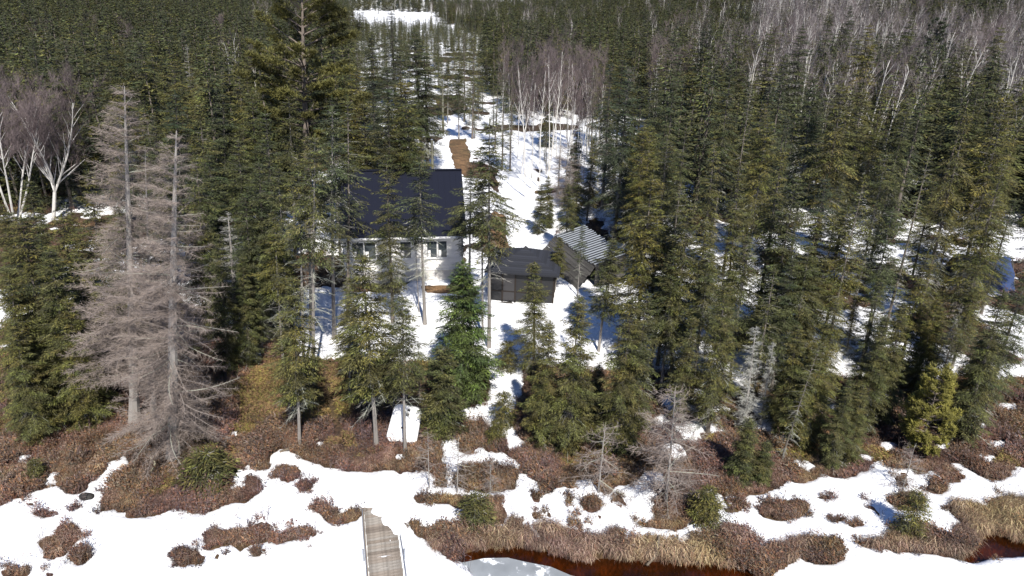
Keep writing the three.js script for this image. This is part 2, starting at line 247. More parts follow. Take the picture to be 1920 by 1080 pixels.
function deadTwigs(T, x, y, z, az, len, R, pitch, col) {             // one bare drooping branch with side twigs
  const cx = Math.cos(az), cz = Math.sin(az), n = 5; let p = [x, y, z];
  for (let i = 0; i < n; i++) {
    const s = (i + 1) / n, q = [x + cx * len * s, y + len * (pitch * s - 0.35 * s * s), z + cz * len * s], w = 0.016 * (1 - s * 0.7) + 0.004;
    T.stick(p, q, w, w * 0.75, 3, col);
    for (let k = 0; k < 5; k++) { const u = R(), a = az + (R() - 0.5) * 2.4, l = len * (0.18 + 0.3 * R()) * (1 - s * 0.4), bx = lerp(p[0], q[0], u), by = lerp(p[1], q[1], u), bz = lerp(p[2], q[2], u);
      T.blade(bx, by, bz, Math.cos(a) * l, -l * (0.1 + 0.7 * R()), Math.sin(a) * l, 0.006, 0.006, 0, R() < 0.35 ? LICHEN : col, 0.7 + 0.6 * R()); }
    p = q;
  }
}
function spruce(o) {
  const { h, r, cb, seed, sp = 0.36, nb = 8, droop = 0.42, up = 0.35, green = 0, fill = 1.5, dead = 0.5, shaggy = 0.3, trunkR = 0.0105, bl = 1, thin = 0 } = o;
  const R = rng(seed), tr = trunk(h, h * trunkR, seed + 1, o.bark || BARK), F = new Tris(), D = new Tris(), g0 = GREEN[green];
  const step = 0.135 / fill;
  for (let y = cb; y < h - 0.08; y += sp * (0.65 + 0.7 * R()) * (0.6 + 0.4 * Math.min(1, (h - y) / 2))) {
    const t = (h - y) / (h - cb), L0 = r * Math.pow(t, 0.64) * (1 - 0.42 * ss(0.72, 1, t)) * (1 + shaggy * (noise(y * 1.3, seed) - 0.5) * 1.6) + 0.10;
    const n = Math.max(3, Math.round(nb * (0.75 + 0.5 * R()))), a0 = R() * 6.28, [bx, bz] = tr.at(y);
    for (let i = 0; i < n; i++) {
      if (thin && R() < thin * ss(0.6, 0.95, t)) continue;
      const az = a0 + (i + 0.5 * R()) / n * 6.283, L = L0 * (0.42 + 0.75 * R()), cx = Math.cos(az), cz = Math.sin(az), e = lerp(up, -0.12, Math.min(1, t * 1.6)) + (R() - 0.5) * 0.4, dr = droop * (0.5 + 0.8 * R()) * Math.min(1, t * 2.2);
      const tone = 0.55 + 0.8 * R(), col = [g0[0] * tone * (0.9 + 0.3 * R()), g0[1] * tone, g0[2] * tone * (0.8 + 0.4 * R())];
      const yo = y + (R() - 0.5) * 0.42 * Math.min(1, t * 4), Y = (s) => yo + L * (e * s - dr * s * s + dr * 0.45 * s * s * s);
      D.stick([bx, yo, bz], [bx + cx * L * 0.75, Y(0.75), bz + cz * L * 0.75], 0.012 + 0.008 * L, 0.004, 3, GREY);
      for (let s = t > 0.6 ? 0.28 : 0.12; s < 1.02; s += step / Math.max(0.25, L)) {
        const px = bx + cx * L * s, py = Y(s), pz = bz + cz * L * s, ty = e - 2 * dr * s + 1.35 * dr * s * s;
        for (let q = -1; q <= 1; q += 2) {
          const len = (0.13 + 0.42 * L * (1 - s) * Math.min(1, s * 3)) * (0.6 + 0.7 * R()) + 0.02, sw = 0.95 - 0.35 * s, sa = az + q * sw, dx = Math.cos(sa), dz = Math.sin(sa), dy = ty * 0.5 - 0.12 - 0.3 * R();
          for (let u = 0; u < len; u += 0.115 * bl) {
            const k0 = R(), k = 0.42 + 1.5 * k0 * k0, bl0 = (0.13 + 0.08 * R()) * bl, aa = sa + (R() - 0.5) * 1.1, w = (0.019 + 0.014 * R()) * bl, ex = -Math.sin(aa), ez = Math.cos(aa), roll = (R() - 0.5) * 1.5;
            F.blade(px + dx * u, py + dy * u + (R() - 0.5) * 0.05, pz + dz * u, Math.cos(aa) * bl0, bl0 * (dy * 0.7 + (R() - 0.5) * 0.7), Math.sin(aa) * bl0, ex * w * Math.cos(roll), w * Math.sin(roll), ez * w * Math.cos(roll), col, k);
          }
        }
      }
    }
  }
  { const [bx, bz] = tr.at(h - 0.1); for (let k = 0; k < 14; k++) { const a = R() * 6.28; F.blade(bx, h - 0.25 + 0.2 * R(), bz, Math.cos(a) * 0.07, 0.16 + 0.16 * R(), Math.sin(a) * 0.07, 0.03 * Math.sin(a), 0, -0.03 * Math.cos(a), g0, 1.1); } }
  const lo = Math.min(cb, Math.max(0.5, cb * (1 - dead)));
  for (let y = lo; y < cb + (h - cb) * (thin ? 0.45 : 0.3); y += 0.22 + 0.25 * R()) for (let i = 0; i < (thin ? 5 : 3); i++) { const [bx, bz] = tr.at(y), t = Math.min(1, (h - y) / (h - cb)); deadTwigs(D, bx, y, bz, R() * 6.28, r * (0.35 + 0.5 * R()) * Math.min(1, t + 0.1), R, -0.05 + 0.2 * R(), R() < 0.5 ? GREY : LICHEN); }
  return { h, trunk: tr.t.geo(), crown: F.geo(), dead: D.geo(), tris: F.n + D.n };
}
function bareConifer(o) {                        // larch or tamarack in winter, and standing dead spruce
  const { h, r, cb, seed, col = [0.245, 0.202, 0.176], sp = 0.3, dense = 1, nb = 5, trunkR = 0.015, droop = 0.18, tw = 0.007, bark } = o, R = rng(seed), tr = trunk(h, h * trunkR, seed + 3, bark || [0.30, 0.28, 0.26, 0.35]), F = new Tris(), B = new Tris();
  for (let y = cb; y < h - 0.1; y += sp * (0.6 + 0.8 * R())) {
    const t = (h - y) / (h - cb), L0 = r * Math.pow(t, 0.7) * (1 - 0.25 * ss(0.85, 1, t)) + 0.15, n = Math.round(nb * (0.7 + 0.6 * R())), [bx, bz] = tr.at(y);
    for (let i = 0; i < n; i++) {
      const az = R() * 6.283, L = L0 * (0.36 + 0.8 * R()), e = lerp(0.45, -0.05, Math.min(1, t * 1.5)) + (R() - 0.5) * 0.6, dr = droop * (R() < 0.25 ? -0.8 : 0.4 + R()), kink = (R() - 0.5) * 1.1;
      const P = (s) => [bx + Math.cos(az + kink * s) * L * s, y + L * (e * s - dr * s * s + 0.5 * dr * s * s * s), bz + Math.sin(az + kink * s) * L * s], N = Math.max(2, Math.ceil(L / 0.5)), c0 = R() < 0.2 ? LICHEN : [col[0] * 0.95, col[1], col[2] * 1.05];
      for (let k = 0; k < N; k++) { const w = (0.006 + 0.0075 * L); B.stick(P(k / N), P((k + 1) / N), w * (1 - k / N * 0.85), w * (1 - (k + 1) / N * 0.85) + 0.002, 3, c0); }
      const m = Math.ceil(L * 26 * dense);
      for (let k = 0; k < m; k++) {
        const s = 0.12 + 0.88 * R(), p = P(s), a = az + kink * s + (R() < 0.5 ? -1 : 1) * (0.35 + 0.9 * R()), l = (0.15 + 0.35 * R()) * (0.5 + 0.7 * Math.min(1.2, L) * (1.15 - s)), v = (R() - 0.55) * 0.9, kk = 0.65 + 0.7 * R();
        F.blade(p[0], p[1], p[2], Math.cos(a) * l, v * l, Math.sin(a) * l, -Math.sin(a) * tw, tw * (R() - 0.5), Math.cos(a) * tw, col, kk);
        for (let q = 0; q < 2; q++) { const u = 0.3 + 0.6 * R(), a2 = a + (R() - 0.5) * 1.8, l2 = l * 0.55; F.blade(p[0] + Math.cos(a) * l * u, p[1] + v * l * u, p[2] + Math.sin(a) * l * u, Math.cos(a2) * l2, (R() - 0.5) * l2, Math.sin(a2) * l2, -Math.sin(a2) * tw * 0.8, 0.002, Math.cos(a2) * tw * 0.8, col, kk * (0.8 + 0.4 * R())); }
      }
    }
  }
  return { h, trunk: tr.t.geo(), crown: F.geo(), dead: B.geo(), tris: F.n + B.n };
}
function birch(o) {
  const { h, seed, stems = 1, spread = 0.25, fork = 0.4, tw = 0.008, twigs = 1, r = h * 0.0066, white = [0.70, 0.68, 0.64, 0.25, 1], low = 0.35 } = o, R = rng(seed), W = new Tris(), F = new Tris(), purple = o.twig || [0.155, 0.122, 0.122];
  function twig(p, d, l, n) { for (let k = 0; k < n; k++) { const a = [d[0] + (R() - 0.5) * 1.5, d[1] + (R() - 0.35) * 1.1, d[2] + (R() - 0.5) * 1.5], q = Math.hypot(...a), ll = l * (0.5 + 0.8 * R()) / q, kk = 0.7 + 0.6 * R(), w = tw * (0.6 + 0.6 * R());
    F.blade(p[0], p[1], p[2], a[0] * ll, a[1] * ll, a[2] * ll, w, 0, w * (R() - 0.5) * 2, purple, kk);
    for (let m = 0; m < 3; m++) { const u = 0.3 + 0.6 * R(), l2 = ll * (0.4 + 0.3 * R()); F.blade(p[0] + a[0] * ll * u, p[1] + a[1] * ll * u, p[2] + a[2] * ll * u, (a[0] + (R() - 0.5) * 1.4) * l2, (a[1] + (R() - 0.3) * 0.9) * l2, (a[2] + (R() - 0.5) * 1.4) * l2, w * 0.8, 0, w * 0.8 * (R() - 0.5), purple, kk * (0.8 + 0.4 * R())); } } }
  function limb(p, d, len, rad, lv) {
    const n = Math.max(2, Math.ceil(len / 0.8)); let q = p, dir = d.slice();
    for (let i = 0; i < n; i++) {
      const s = i / n; const wob = lv === 0 && !o.forked ? 0.07 : 0.18; dir = [dir[0] + (R() - 0.5) * wob, dir[1] + 0.05 * lv, dir[2] + (R() - 0.5) * wob]; const m = Math.hypot(...dir); dir = dir.map((v) => v / m);
      const e = [q[0] + dir[0] * len / n, q[1] + dir[1] * len / n, q[2] + dir[2] * len / n], r0 = rad * (1 - s * 0.75), r1 = rad * (1 - (s + 1 / n) * 0.75);
      W.stick(q, e, r0, r1, lv === 0 ? 6 : rad > 0.02 ? 4 : 3, r0 > 0.014 ? white : [0.24, 0.17, 0.16]);
      const y = e[1] / h;
      if (lv < 3 && (lv > 0 || y > low) && R() < (lv === 0 ? 0.95 : 0.8)) for (let b = 0; b < (lv === 0 ? 2 : 1); b++) { const a = R() * 6.28, el = 0.75 + 0.35 * R(), nd = [dir[0] * el + Math.cos(a) * 0.6, dir[1] * el + 0.22, dir[2] * el + Math.sin(a) * 0.6]; limb(e, nd, len * (lv === 0 ? (o.forked ? 0.34 : 0.24) : 0.5) * (0.6 + 0.6 * R()) * (lv === 0 ? 1.15 - 0.5 * y : 1), r1 * (0.4 + 0.25 * R()), lv + 1); }
      if (lv >= 1) twig(e, dir, 0.45 + 0.25 * R(), Math.round((lv >= 2 ? 4 : 3) * twigs));
      q = e;
    }
    twig(q, dir, 0.7, Math.round(7 * twigs));
  }
  for (let k = 0; k < stems; k++) {
    const a = k / stems * 6.28 + R(), t = stems > 1 ? spread * (0.5 + 0.7 * R()) : 0.05, base = [Math.cos(a) * 0.12 * (stems > 1), -0.25, Math.sin(a) * 0.12 * (stems > 1)], d = [Math.cos(a) * t, 1, Math.sin(a) * t];
    if (o.forked) { const f = h * fork, top = [base[0] + d[0] * f, f, base[2] + d[2] * f]; W.stick(base, top, r * 1.25, r, 7, white); for (let b = 0; b < 3; b++) { const aa = b * 2.1 + R(), s = 0.3 + 0.25 * R(); limb(top, [Math.cos(aa) * s, 1, Math.sin(aa) * s], (h - f) * (0.8 + 0.25 * R()), r * 0.8, 0); } }
    else limb(base, d, h * (0.85 + 0.15 * R()), r, 0);
  }
  return { h, trunk: W.geo(), crown: F.geo(), tris: F.n + W.n };
}
function pine(o) {
  const { h, r, cb, seed, col = [0.088, 0.086, 0.022], nb = 5, sp = 0.8, tuft = 1, bl = 0.26 } = o, R = rng(seed), tr = trunk(h, h * 0.017, seed + 1, [0.2, 0.165, 0.14, 0.35]), F = new Tris(), D = new Tris();
  for (let y = cb; y < h - 0.2; y += sp * (0.6 + 0.6 * R())) {
    const t = (h - y) / (h - cb), L0 = r * Math.pow(t, 0.5) * (1 - 0.4 * ss(0.7, 1, t)), n = Math.round(nb * (0.7 + 0.6 * R())), [bx, bz] = tr.at(y);
    for (let i = 0; i < n; i++) {
      const az = R() * 6.283, L = L0 * (0.6 + 0.6 * R()) + 0.2, e = lerp(0.7, 0.12, Math.min(1, t * 1.4)), tone = 0.7 + 0.6 * R(), P = (s) => [bx + Math.cos(az) * L * s, y + L * (e * s + 0.12 * s * s), bz + Math.sin(az) * L * s];
      D.stick([bx, y, bz], P(1), 0.02 + 0.014 * L, 0.008, 4, [0.16, 0.13, 0.11]);
      const m = Math.ceil(L * 9 * tuft);
      for (let k = 0; k < m; k++) {
        const s = 0.4 + 0.65 * Math.sqrt(R()), p = P(s), off = 0.32 * L * (1.2 - s) + 0.1, q = [p[0] + (R() - 0.5) * 2 * off, p[1] + (R() - 0.2) * 0.35, p[2] + (R() - 0.5) * 2 * off];
        for (let b = 0; b < 16; b++) { const a = R() * 6.283, v = -0.35 + 1.3 * R(), l = bl * (0.7 + 0.5 * R()); F.blade(q[0], q[1], q[2], Math.cos(a) * l, v * l, Math.sin(a) * l, -Math.sin(a) * 0.022, 0.012 * (R() - 0.5), Math.cos(a) * 0.022, col, tone * (0.75 + 0.5 * R())); }
      }
    }
  }
  return { h, trunk: tr.t.geo(), crown: F.geo(), dead: D.geo(), tris: F.n + D.n };
}
// a few of each kind; copies of one share their shapes
const K = {
  full: [{ h: 11, r: 2.0, cb: 0.6, green: 1 }, { h: 12, r: 1.9, cb: 0.9, green: 0, droop: 0.5 }, { h: 10, r: 1.9, cb: 0.7, green: 3, shaggy: 0.5 }].map((q, i) => spruce({ seed: 100 + i, nb: 9, dead: 0.3, fill: 1.9, ...q })),
  spire: [{ h: 13, r: 1.9, cb: 2.2, green: 0, thin: 0.5 }, { h: 14, r: 2.05, cb: 2.6, green: 2, shaggy: 0.6, thin: 0.6 }, { h: 13, r: 1.8, cb: 2.8, green: 4, shaggy: 0.6, fill: 1.35, thin: 0.6 }, { h: 12, r: 1.95, cb: 1.8, green: 1, shaggy: 0.5, thin: 0.4 }, { h: 13, r: 2.0, cb: 2.2, green: 3, droop: 0.6, shaggy: 0.4, thin: 0.5 }, { h: 12, r: 1.9, cb: 2.0, green: 0, droop: 0.5, shaggy: 0.7, thin: 0.6 }, { h: 13, r: 1.25, cb: 2.6, green: 2, shaggy: 0.8, thin: 0.5 }, { h: 11, r: 2.3, cb: 1.4, green: 1, shaggy: 0.4, droop: 0.3, thin: 0.3 }, { h: 12, r: 1.6, cb: 3.4, green: 3, shaggy: 0.9, droop: 0.75, thin: 0.7 }].map((q, i) => spruce({ seed: 200 + i, ...q })),
  bareleg: [{ h: 12, r: 1.7, cb: 4.8, green: 0, shaggy: 0.5 }, { h: 12, r: 1.55, cb: 5.6, green: 0, shaggy: 0.6 }, { h: 11, r: 1.6, cb: 4.0, green: 1, shaggy: 0.5 }].map((q, i) => spruce({ seed: 300 + i, dead: 0.35, nb: 8, fill: 1.8, trunkR: 0.0085, bark: [0.25, 0.23, 0.21, 0.35], ...q })),
  mast: [{ h: 13, r: 1.5, cb: 7.2, green: 0, shaggy: 0.6 }, { h: 13, r: 1.3, cb: 8.2, green: 1, shaggy: 0.6 }, { h: 12, r: 1.4, cb: 6.4, green: 2, shaggy: 0.7, fill: 1.3 }].map((q, i) => spruce({ seed: 350 + i, dead: 0.45, nb: 7, fill: 1.6, trunkR: 0.0078, bark: [0.25, 0.23, 0.21, 0.35], ...q })),
  sparse: [{ h: 11, r: 1.5, cb: 2.6, green: 0, fill: 0.9, nb: 5 }, { h: 12, r: 1.35, cb: 3.2, green: 1, fill: 0.85, nb: 5 }].map((q, i) => spruce({ seed: 400 + i, dead: 0.7, shaggy: 0.7, sp: 0.42, trunkR: 0.0085, ...q })),
  fir: [spruce({ seed: 501, h: 8, r: 2.1, cb: 0.5, green: 5, trunkR: 0.012, droop: 0.26, up: 0.3, nb: 11, sp: 0.3, shaggy: 0.15, dead: 0, fill: 2.4 }), spruce({ seed: 502, h: 6, r: 1.4, cb: 0.4, green: 0, droop: 0.25, nb: 9, sp: 0.26, shaggy: 0.3, dead: 0.2, fill: 1.9 })],
  sapling: [spruce({ seed: 601, h: 2.2, r: 0.75, cb: 0.15, green: 3, nb: 7, sp: 0.17, droop: 0.2, dead: 0, bl: 0.75, trunkR: 0.014 }), spruce({ seed: 602, h: 1.4, r: 0.8, cb: 0.1, green: 1, nb: 7, sp: 0.14, droop: 0.15, dead: 0, bl: 0.7, trunkR: 0.014 })],
  larch: [bareConifer({ seed: 701, h: 15, r: 3.0, cb: 1.6, trunkR: 0.0165, dense: 2.2, nb: 7, tw: 0.005 }), bareConifer({ seed: 702, h: 14, r: 2.5, cb: 2.5, trunkR: 0.013, dense: 2.0, nb: 7, tw: 0.005 })],
  larchlet: [bareConifer({ seed: 711, h: 4.5, r: 1.5, cb: 0.5, sp: 0.16, nb: 4, trunkR: 0.011, dense: 1.1, droop: 0.05, tw: 0.006 }), bareConifer({ seed: 712, h: 3.2, r: 0.8, cb: 0.5, sp: 0.2, nb: 3, trunkR: 0.009, dense: 0.6, tw: 0.005 })],
  snag: [bareConifer({ seed: 721, h: 11, r: 1.1, cb: 1.5, sp: 0.3, nb: 4, col: [0.34, 0.33, 0.31], dense: 0.8, trunkR: 0.012, droop: 0.5, tw: 0.008 }), bareConifer({ seed: 722, h: 10, r: 0.9, cb: 1, sp: 0.25, nb: 4, col: [0.40, 0.40, 0.37], dense: 1.3, trunkR: 0.011, droop: 0.5, tw: 0.009 })],
  birch: [birch({ seed: 801, h: 13, low: 0.45, twigs: 0.6 }), birch({ seed: 802, h: 14, stems: 2, spread: 0.06, low: 0.5, twigs: 0.5 }), birch({ seed: 803, h: 12, stems: 3, spread: 0.08, low: 0.5, twigs: 0.45 }), birch({ seed: 804, h: 12, low: 0.35, twigs: 0.8 })],
  birchFork: [birch({ seed: 811, h: 10.5, forked: true, fork: 0.24, r: 0.125, low: 0.3, twigs: 0.8 }), birch({ seed: 812, h: 11, stems: 4, spread: 0.22, r: 0.095, low: 0.35, twigs: 0.8 })],
  pine: [pine({ seed: 901, h: 20, r: 4.6, cb: 7.5, tuft: 2.4, nb: 6, sp: 0.7, col: [0.125, 0.118, 0.03], bl: 0.3 }), pine({ seed: 902, h: 14, r: 2.3, cb: 2, col: [0.062, 0.085, 0.042], sp: 0.6, tuft: 2 }), pine({ seed: 903, h: 5, r: 1.5, cb: 0.5, col: [0.19, 0.175, 0.035], sp: 0.36, nb: 7, tuft: 2.4, bl: 0.17 })],
};
let treeTris = 0; for (const l of Object.values(K)) for (const t of l) treeTris += t.tris; console.log('unique tree triangles', treeTris);
const WORDS = { full: ['spruce_tree', 'spruce'], spire: ['spruce_tree', 'spruce'], bareleg: ['spruce_tree', 'spruce'], mast: ['spruce_tree', 'spruce'], sparse: ['spruce_tree', 'spruce'], fir: ['fir_tree', 'fir'], sapling: ['conifer_sapling', 'sapling'], larch: ['larch_tree', 'larch'], larchlet: ['larch_sapling', 'larch'], snag: ['dead_spruce', 'dead tree'], birch: ['birch_tree', 'birch'], birchFork: ['birch_tree', 'birch'], pine: ['pine_tree', 'pine'] };
const pick = rng(4242), stand = [];
function tree(kindName, v, x, z, h, label, group, o = {}) {
  const k = K[kindName][v % K[kindName].length], [name, cat] = WORDS[kindName], g = thing(name, label, cat, [x, groundHeight(x, z) - 0.03, z], o.turn ?? pick() * 6.283, group);
  const s = h / k.h, w = s * (o.wide ?? 1); g.scale.set(w, s, w);
  const u = -x / z, a = (o.lean ?? (pick() - 0.5) * 0.05) + 0.07 * ss(0.12, 0.35, -u) - 0.03 * ss(0.15, 0.4, u), b = (pick() - 0.5) * 0.04; g.rotation.order = 'XZY'; g.rotation.z = -a; g.rotation.x = b;
  const birchy = kindName.startsWith('birch');
  mesh('trunk', k.trunk, barkMat, g); mesh('crown', k.crown, birchy || kindName.startsWith('larch') || kindName === 'snag' ? twigMat : tints[o.tint ?? (o.group ? Math.floor(pick() * 4) : 0)], g); if (k.dead) mesh(kindName === 'pine' || kindName.startsWith('larch') || kindName === 'snag' ? 'limbs' : 'bare_branches', k.dead, twigMat, g);
  stand.push([x, z, h]); return g;
}
// [kind, variant, base x, base y, top y, label, {options}]: foot and tip as measured
const byFoot = (kindName, v, bx, by, ty, label, o = {}) => {
  const p = new THREE.Vector3(); let x, z, h, sx = bx;
  for (let it = 0; it < (o.tip ? 6 : 1); it++) {                // o.tip: bx is where the tip stands, by how far down the foot
    [x, z] = spot(sx, by); const y0 = land(x, z), lean = (o.lean ?? 0) + 0.07 * ss(0.12, 0.35, x / z) - 0.03 * ss(0.15, 0.4, -x / z); let lo = 0.3, hi = 26;
    for (let k = 0; k < 30; k++) { const m = (lo + hi) / 2; p.set(x + lean * m, y0 + m, z).applyMatrix4(camera.matrixWorldInverse); const y = 540 + p.y / p.z * FOCAL; if (y > ty) lo = m; else hi = m; }
    h = lo; sx += bx - (960 - p.x / p.z * FOCAL);
  }
  return tree(kindName, v, x, z, h, label, o.group, o.tip ? { lean: 0, ...o } : o);
};
const byTip = (kindName, v, tx, ty, h, label, o = {}) => {
  let [x, z] = spot(tx, ty, h); const least = 32 + 5 * pick();
  if (-z < least) { const r = ray(tx, ty), t = -least / r.z; x = r.x * t; z = -least; h = EYE + r.y * t - land(x, z); }
  return tree(kindName, v, x, z, h, label, o.group, o);
};

// ------------------------------------------------------------------ buildings and other made things
const box = (w, h, d, x = 0, y = 0, z = 0) => { const g = new THREE.BoxGeometry(w, h, d); g.translate(x, y, z); return g; };
const prism = (pts, depth, mat4) => { const g = new THREE.ExtrudeGeometry(new THREE.Shape(pts.map(([x, y]) => new THREE.Vector2(x, y))), { depth, bevelEnabled: false }); if (mat4) g.applyMatrix4(mat4); return g; };
const mats = {
  siding: [0.80, 0.76, 0.83].map((v) => M({ color: C(v, v * 0.985, v * 0.96), roughness: 0.7 })), foundation: M({ color: C(0.62, 0.60, 0.57), roughness: 0.9, bumpMap: litterBump, bumpScale: 0.004 }), trim: M({ color: C(0.82, 0.82, 0.81), roughness: 0.5 }),
  roof: new THREE.MeshPhysicalMaterial({ color: C(0.009, 0.011, 0.022), roughness: 0.8, specularIntensity: 0.35 }), glass: new THREE.MeshPhysicalMaterial({ color: C(0.05, 0.06, 0.065), roughness: 0.03, metalness: 0, specularIntensity: 1 }),
  shingle: [0.017, 0.021, 0.025].map((v) => M({ color: C(v, v * 1.1, v * 1.5), roughness: 0.85 })), darkWood: M({ color: C(0.05, 0.035, 0.028), map: woodMap, roughness: 0.8 }), screen: M({ color: C(0.018, 0.018, 0.02), roughness: 0.6 }), screenPale: M({ color: C(0.038, 0.036, 0.038), roughness: 0.35 }),
  grey: [0.17, 0.20, 0.23, 0.19].map((v) => M({ color: C(v, v * 0.98, v * 0.97), map: woodMap })), slat: M({ color: C(0.33, 0.36, 0.40), roughness: 0.5 }), black: M({ color: C(0.02, 0.02, 0.024), roughness: 0.6 }), tarp: M({ color: C(0.022, 0.048, 0.14), roughness: 0.8, side: THREE.DoubleSide }),
  plank: [[0.74, 0.65, 0.58], [0.62, 0.53, 0.46], [0.82, 0.77, 0.72], [0.76, 0.68, 0.61], [0.52, 0.45, 0.40]].map((c) => M({ color: C(...c), map: woodMap })), galv: M({ color: C(0.42, 0.45, 0.50), roughness: 0.4, metalness: 0.6 }), hull: M({ color: C(0.83, 0.83, 0.84), roughness: 0.35 }), pole: M({ color: C(0.42, 0.43, 0.36), map: woodMap, roughness: 0.9 }), rawWood: M({ color: C(0.48, 0.40, 0.32), map: woodMap }),
};
// house: front wall along local x, the front towards +z
{
  const [rx, rz] = spot(868, 526), [lx, lz] = spot(650, 533), W = Math.hypot(rx - lx, rz - lz), turn = Math.atan2(-(rz - lz), rx - lx), y0 = Math.min(land(lx, lz), land(rx, rz)) - 0.1, D = 9.4, E = 3.5;
  const H = thing('house', 'white clapboard house with dark navy roof behind the tall spruces', 'house', [lx, y0, lz], turn);
  const fnd = mesh('foundation', box(W, 1.0, D, W / 2, 0.5, -D / 2), mats.foundation, H);
  for (let k = 1; k < 4; k++) mesh('joint_cover', box(0.05, 0.98, 0.02, W * k / 4, 0.5, 0.012), mats.trim, fnd);
  mesh('band', box(W + 0.06, 0.09, 0.05, W / 2, 1.03, 0.015), mats.trim, H);
  const wall = mesh('wall', box(W - 0.06, E - 0.9, D - 0.06, W / 2, 1.0 + (E - 1) / 2, -D / 2), mats.siding[0], H);
  const wins = [[0.55, 1.28], [1.36, 2.08], [3.75, 4.45], [5.55, 6.2], [6.3, 6.88]];
  const n = 14, bh = (E - 1.08) / n;
  for (let i = 0; i < n; i++) {                         // clapboards, cut round the windows
    const y = 1.08 + bh * (i + 0.5), segs = []; let x = 0;
    if (y > 1.9 && y < 3.12) { for (const [a, b] of wins) { segs.push([x, a - 0.06]); x = b + 0.06; } } segs.push([x, W]);
    for (const [a, b] of segs) if (b - a > 0.12) { const g = box(b - a - 0.004, bh * 0.97, 0.022); g.rotateX(-0.07); g.translate((a + b) / 2, y, 0.008); mesh('clapboard', g, mats.siding[(i * 7 + Math.round(a * 3)) % 3], wall); }
  }
  for (const s of [0, 1]) mesh('corner_board', box(0.12, E - 1, 0.06, s ? W - 0.03 : 0.03, 1.05 + (E - 1) / 2 - 0.03, 0.02), mats.trim, H);
  for (const [a, b] of wins) {
    const w = b - a, win = mesh('window', box(w, 1.16, 0.03, (a + b) / 2, 2.51, 0.0), mats.glass, H);
    for (const s of [-1, 1]) { mesh('frame', box(0.06, 1.28, 0.07, (a + b) / 2 + s * (w / 2 + 0.03), 2.51, 0.03), mats.trim, win); mesh('frame', box(w, 0.06, 0.07, (a + b) / 2, 2.51 + s * 0.61, 0.031), mats.trim, win); }
    mesh('sill', box(w + 0.2, 0.05, 0.13, (a + b) / 2, 1.86, 0.055), mats.trim, win);
    mesh('curtain', box(w * 0.3, 0.5, 0.01, a + w * 0.2, 2.2, 0.021), mats.siding[0], win);
  }
  // roof: two slopes with standing seams
  const oh = 0.42, rise = 3.3, run = D / 2 + oh, ang = Math.atan2(rise, run), len = Math.hypot(rise, run), rw = W + 0.5;
  const gable = (x) => { const g = prism([[0, 0], [D, 0], [D / 2, rise - 0.25]], 0.12, new THREE.Matrix4().makeRotationY(Math.PI / 2)); g.translate(x, E - 0.05, 0); return g; };
  mesh('gable', gable(0.0), mats.siding[1], H); mesh('gable', gable(W - 0.12), mats.siding[1], H);
  for (const s of [1, -1]) {
    const sl = mesh('roof', (() => { const g = box(rw, 0.08, len); g.rotateX(s * ang); g.translate(W / 2, E + rise / 2 + 0.04, -D / 2 + s * run / 2); return g; })(), mats.roof, H);
    for (let k = 0; k <= 20; k++) { const g = box(0.03, 0.03, len - 0.02); g.translate(0, 0.05, 0); g.rotateX(s * ang); g.translate(W / 2 - rw / 2 + 0.03 + (rw - 0.06) * k / 20, E + rise / 2 + 0.04, -D / 2 + s * run / 2); mesh('seam', g, mats.roof, sl); }
  }
  mesh('ridge_cap', box(rw, 0.06, 0.3, W / 2, E + rise + 0.11, -D / 2), mats.roof, H);
  mesh('fascia', box(rw, 0.2, 0.04, W / 2, E - 0.03, oh - 0.02), mats.trim, H);
  mesh('gutter', box(rw - 0.1, 0.1, 0.1, W / 2, E - 0.0, oh + 0.055), mats.trim, H);
  mesh('downspout', box(0.07, E - 0.3, 0.07, W - 0.02, E / 2, 0.1), mats.galv, H);
  mesh('soffit', box(rw, 0.03, oh, W / 2, E - 0.12, oh / 2 - 0.02), mats.trim, H);
  stand.push([(lx + rx) / 2, (lz + rz) / 2 - 4, 0]);
}
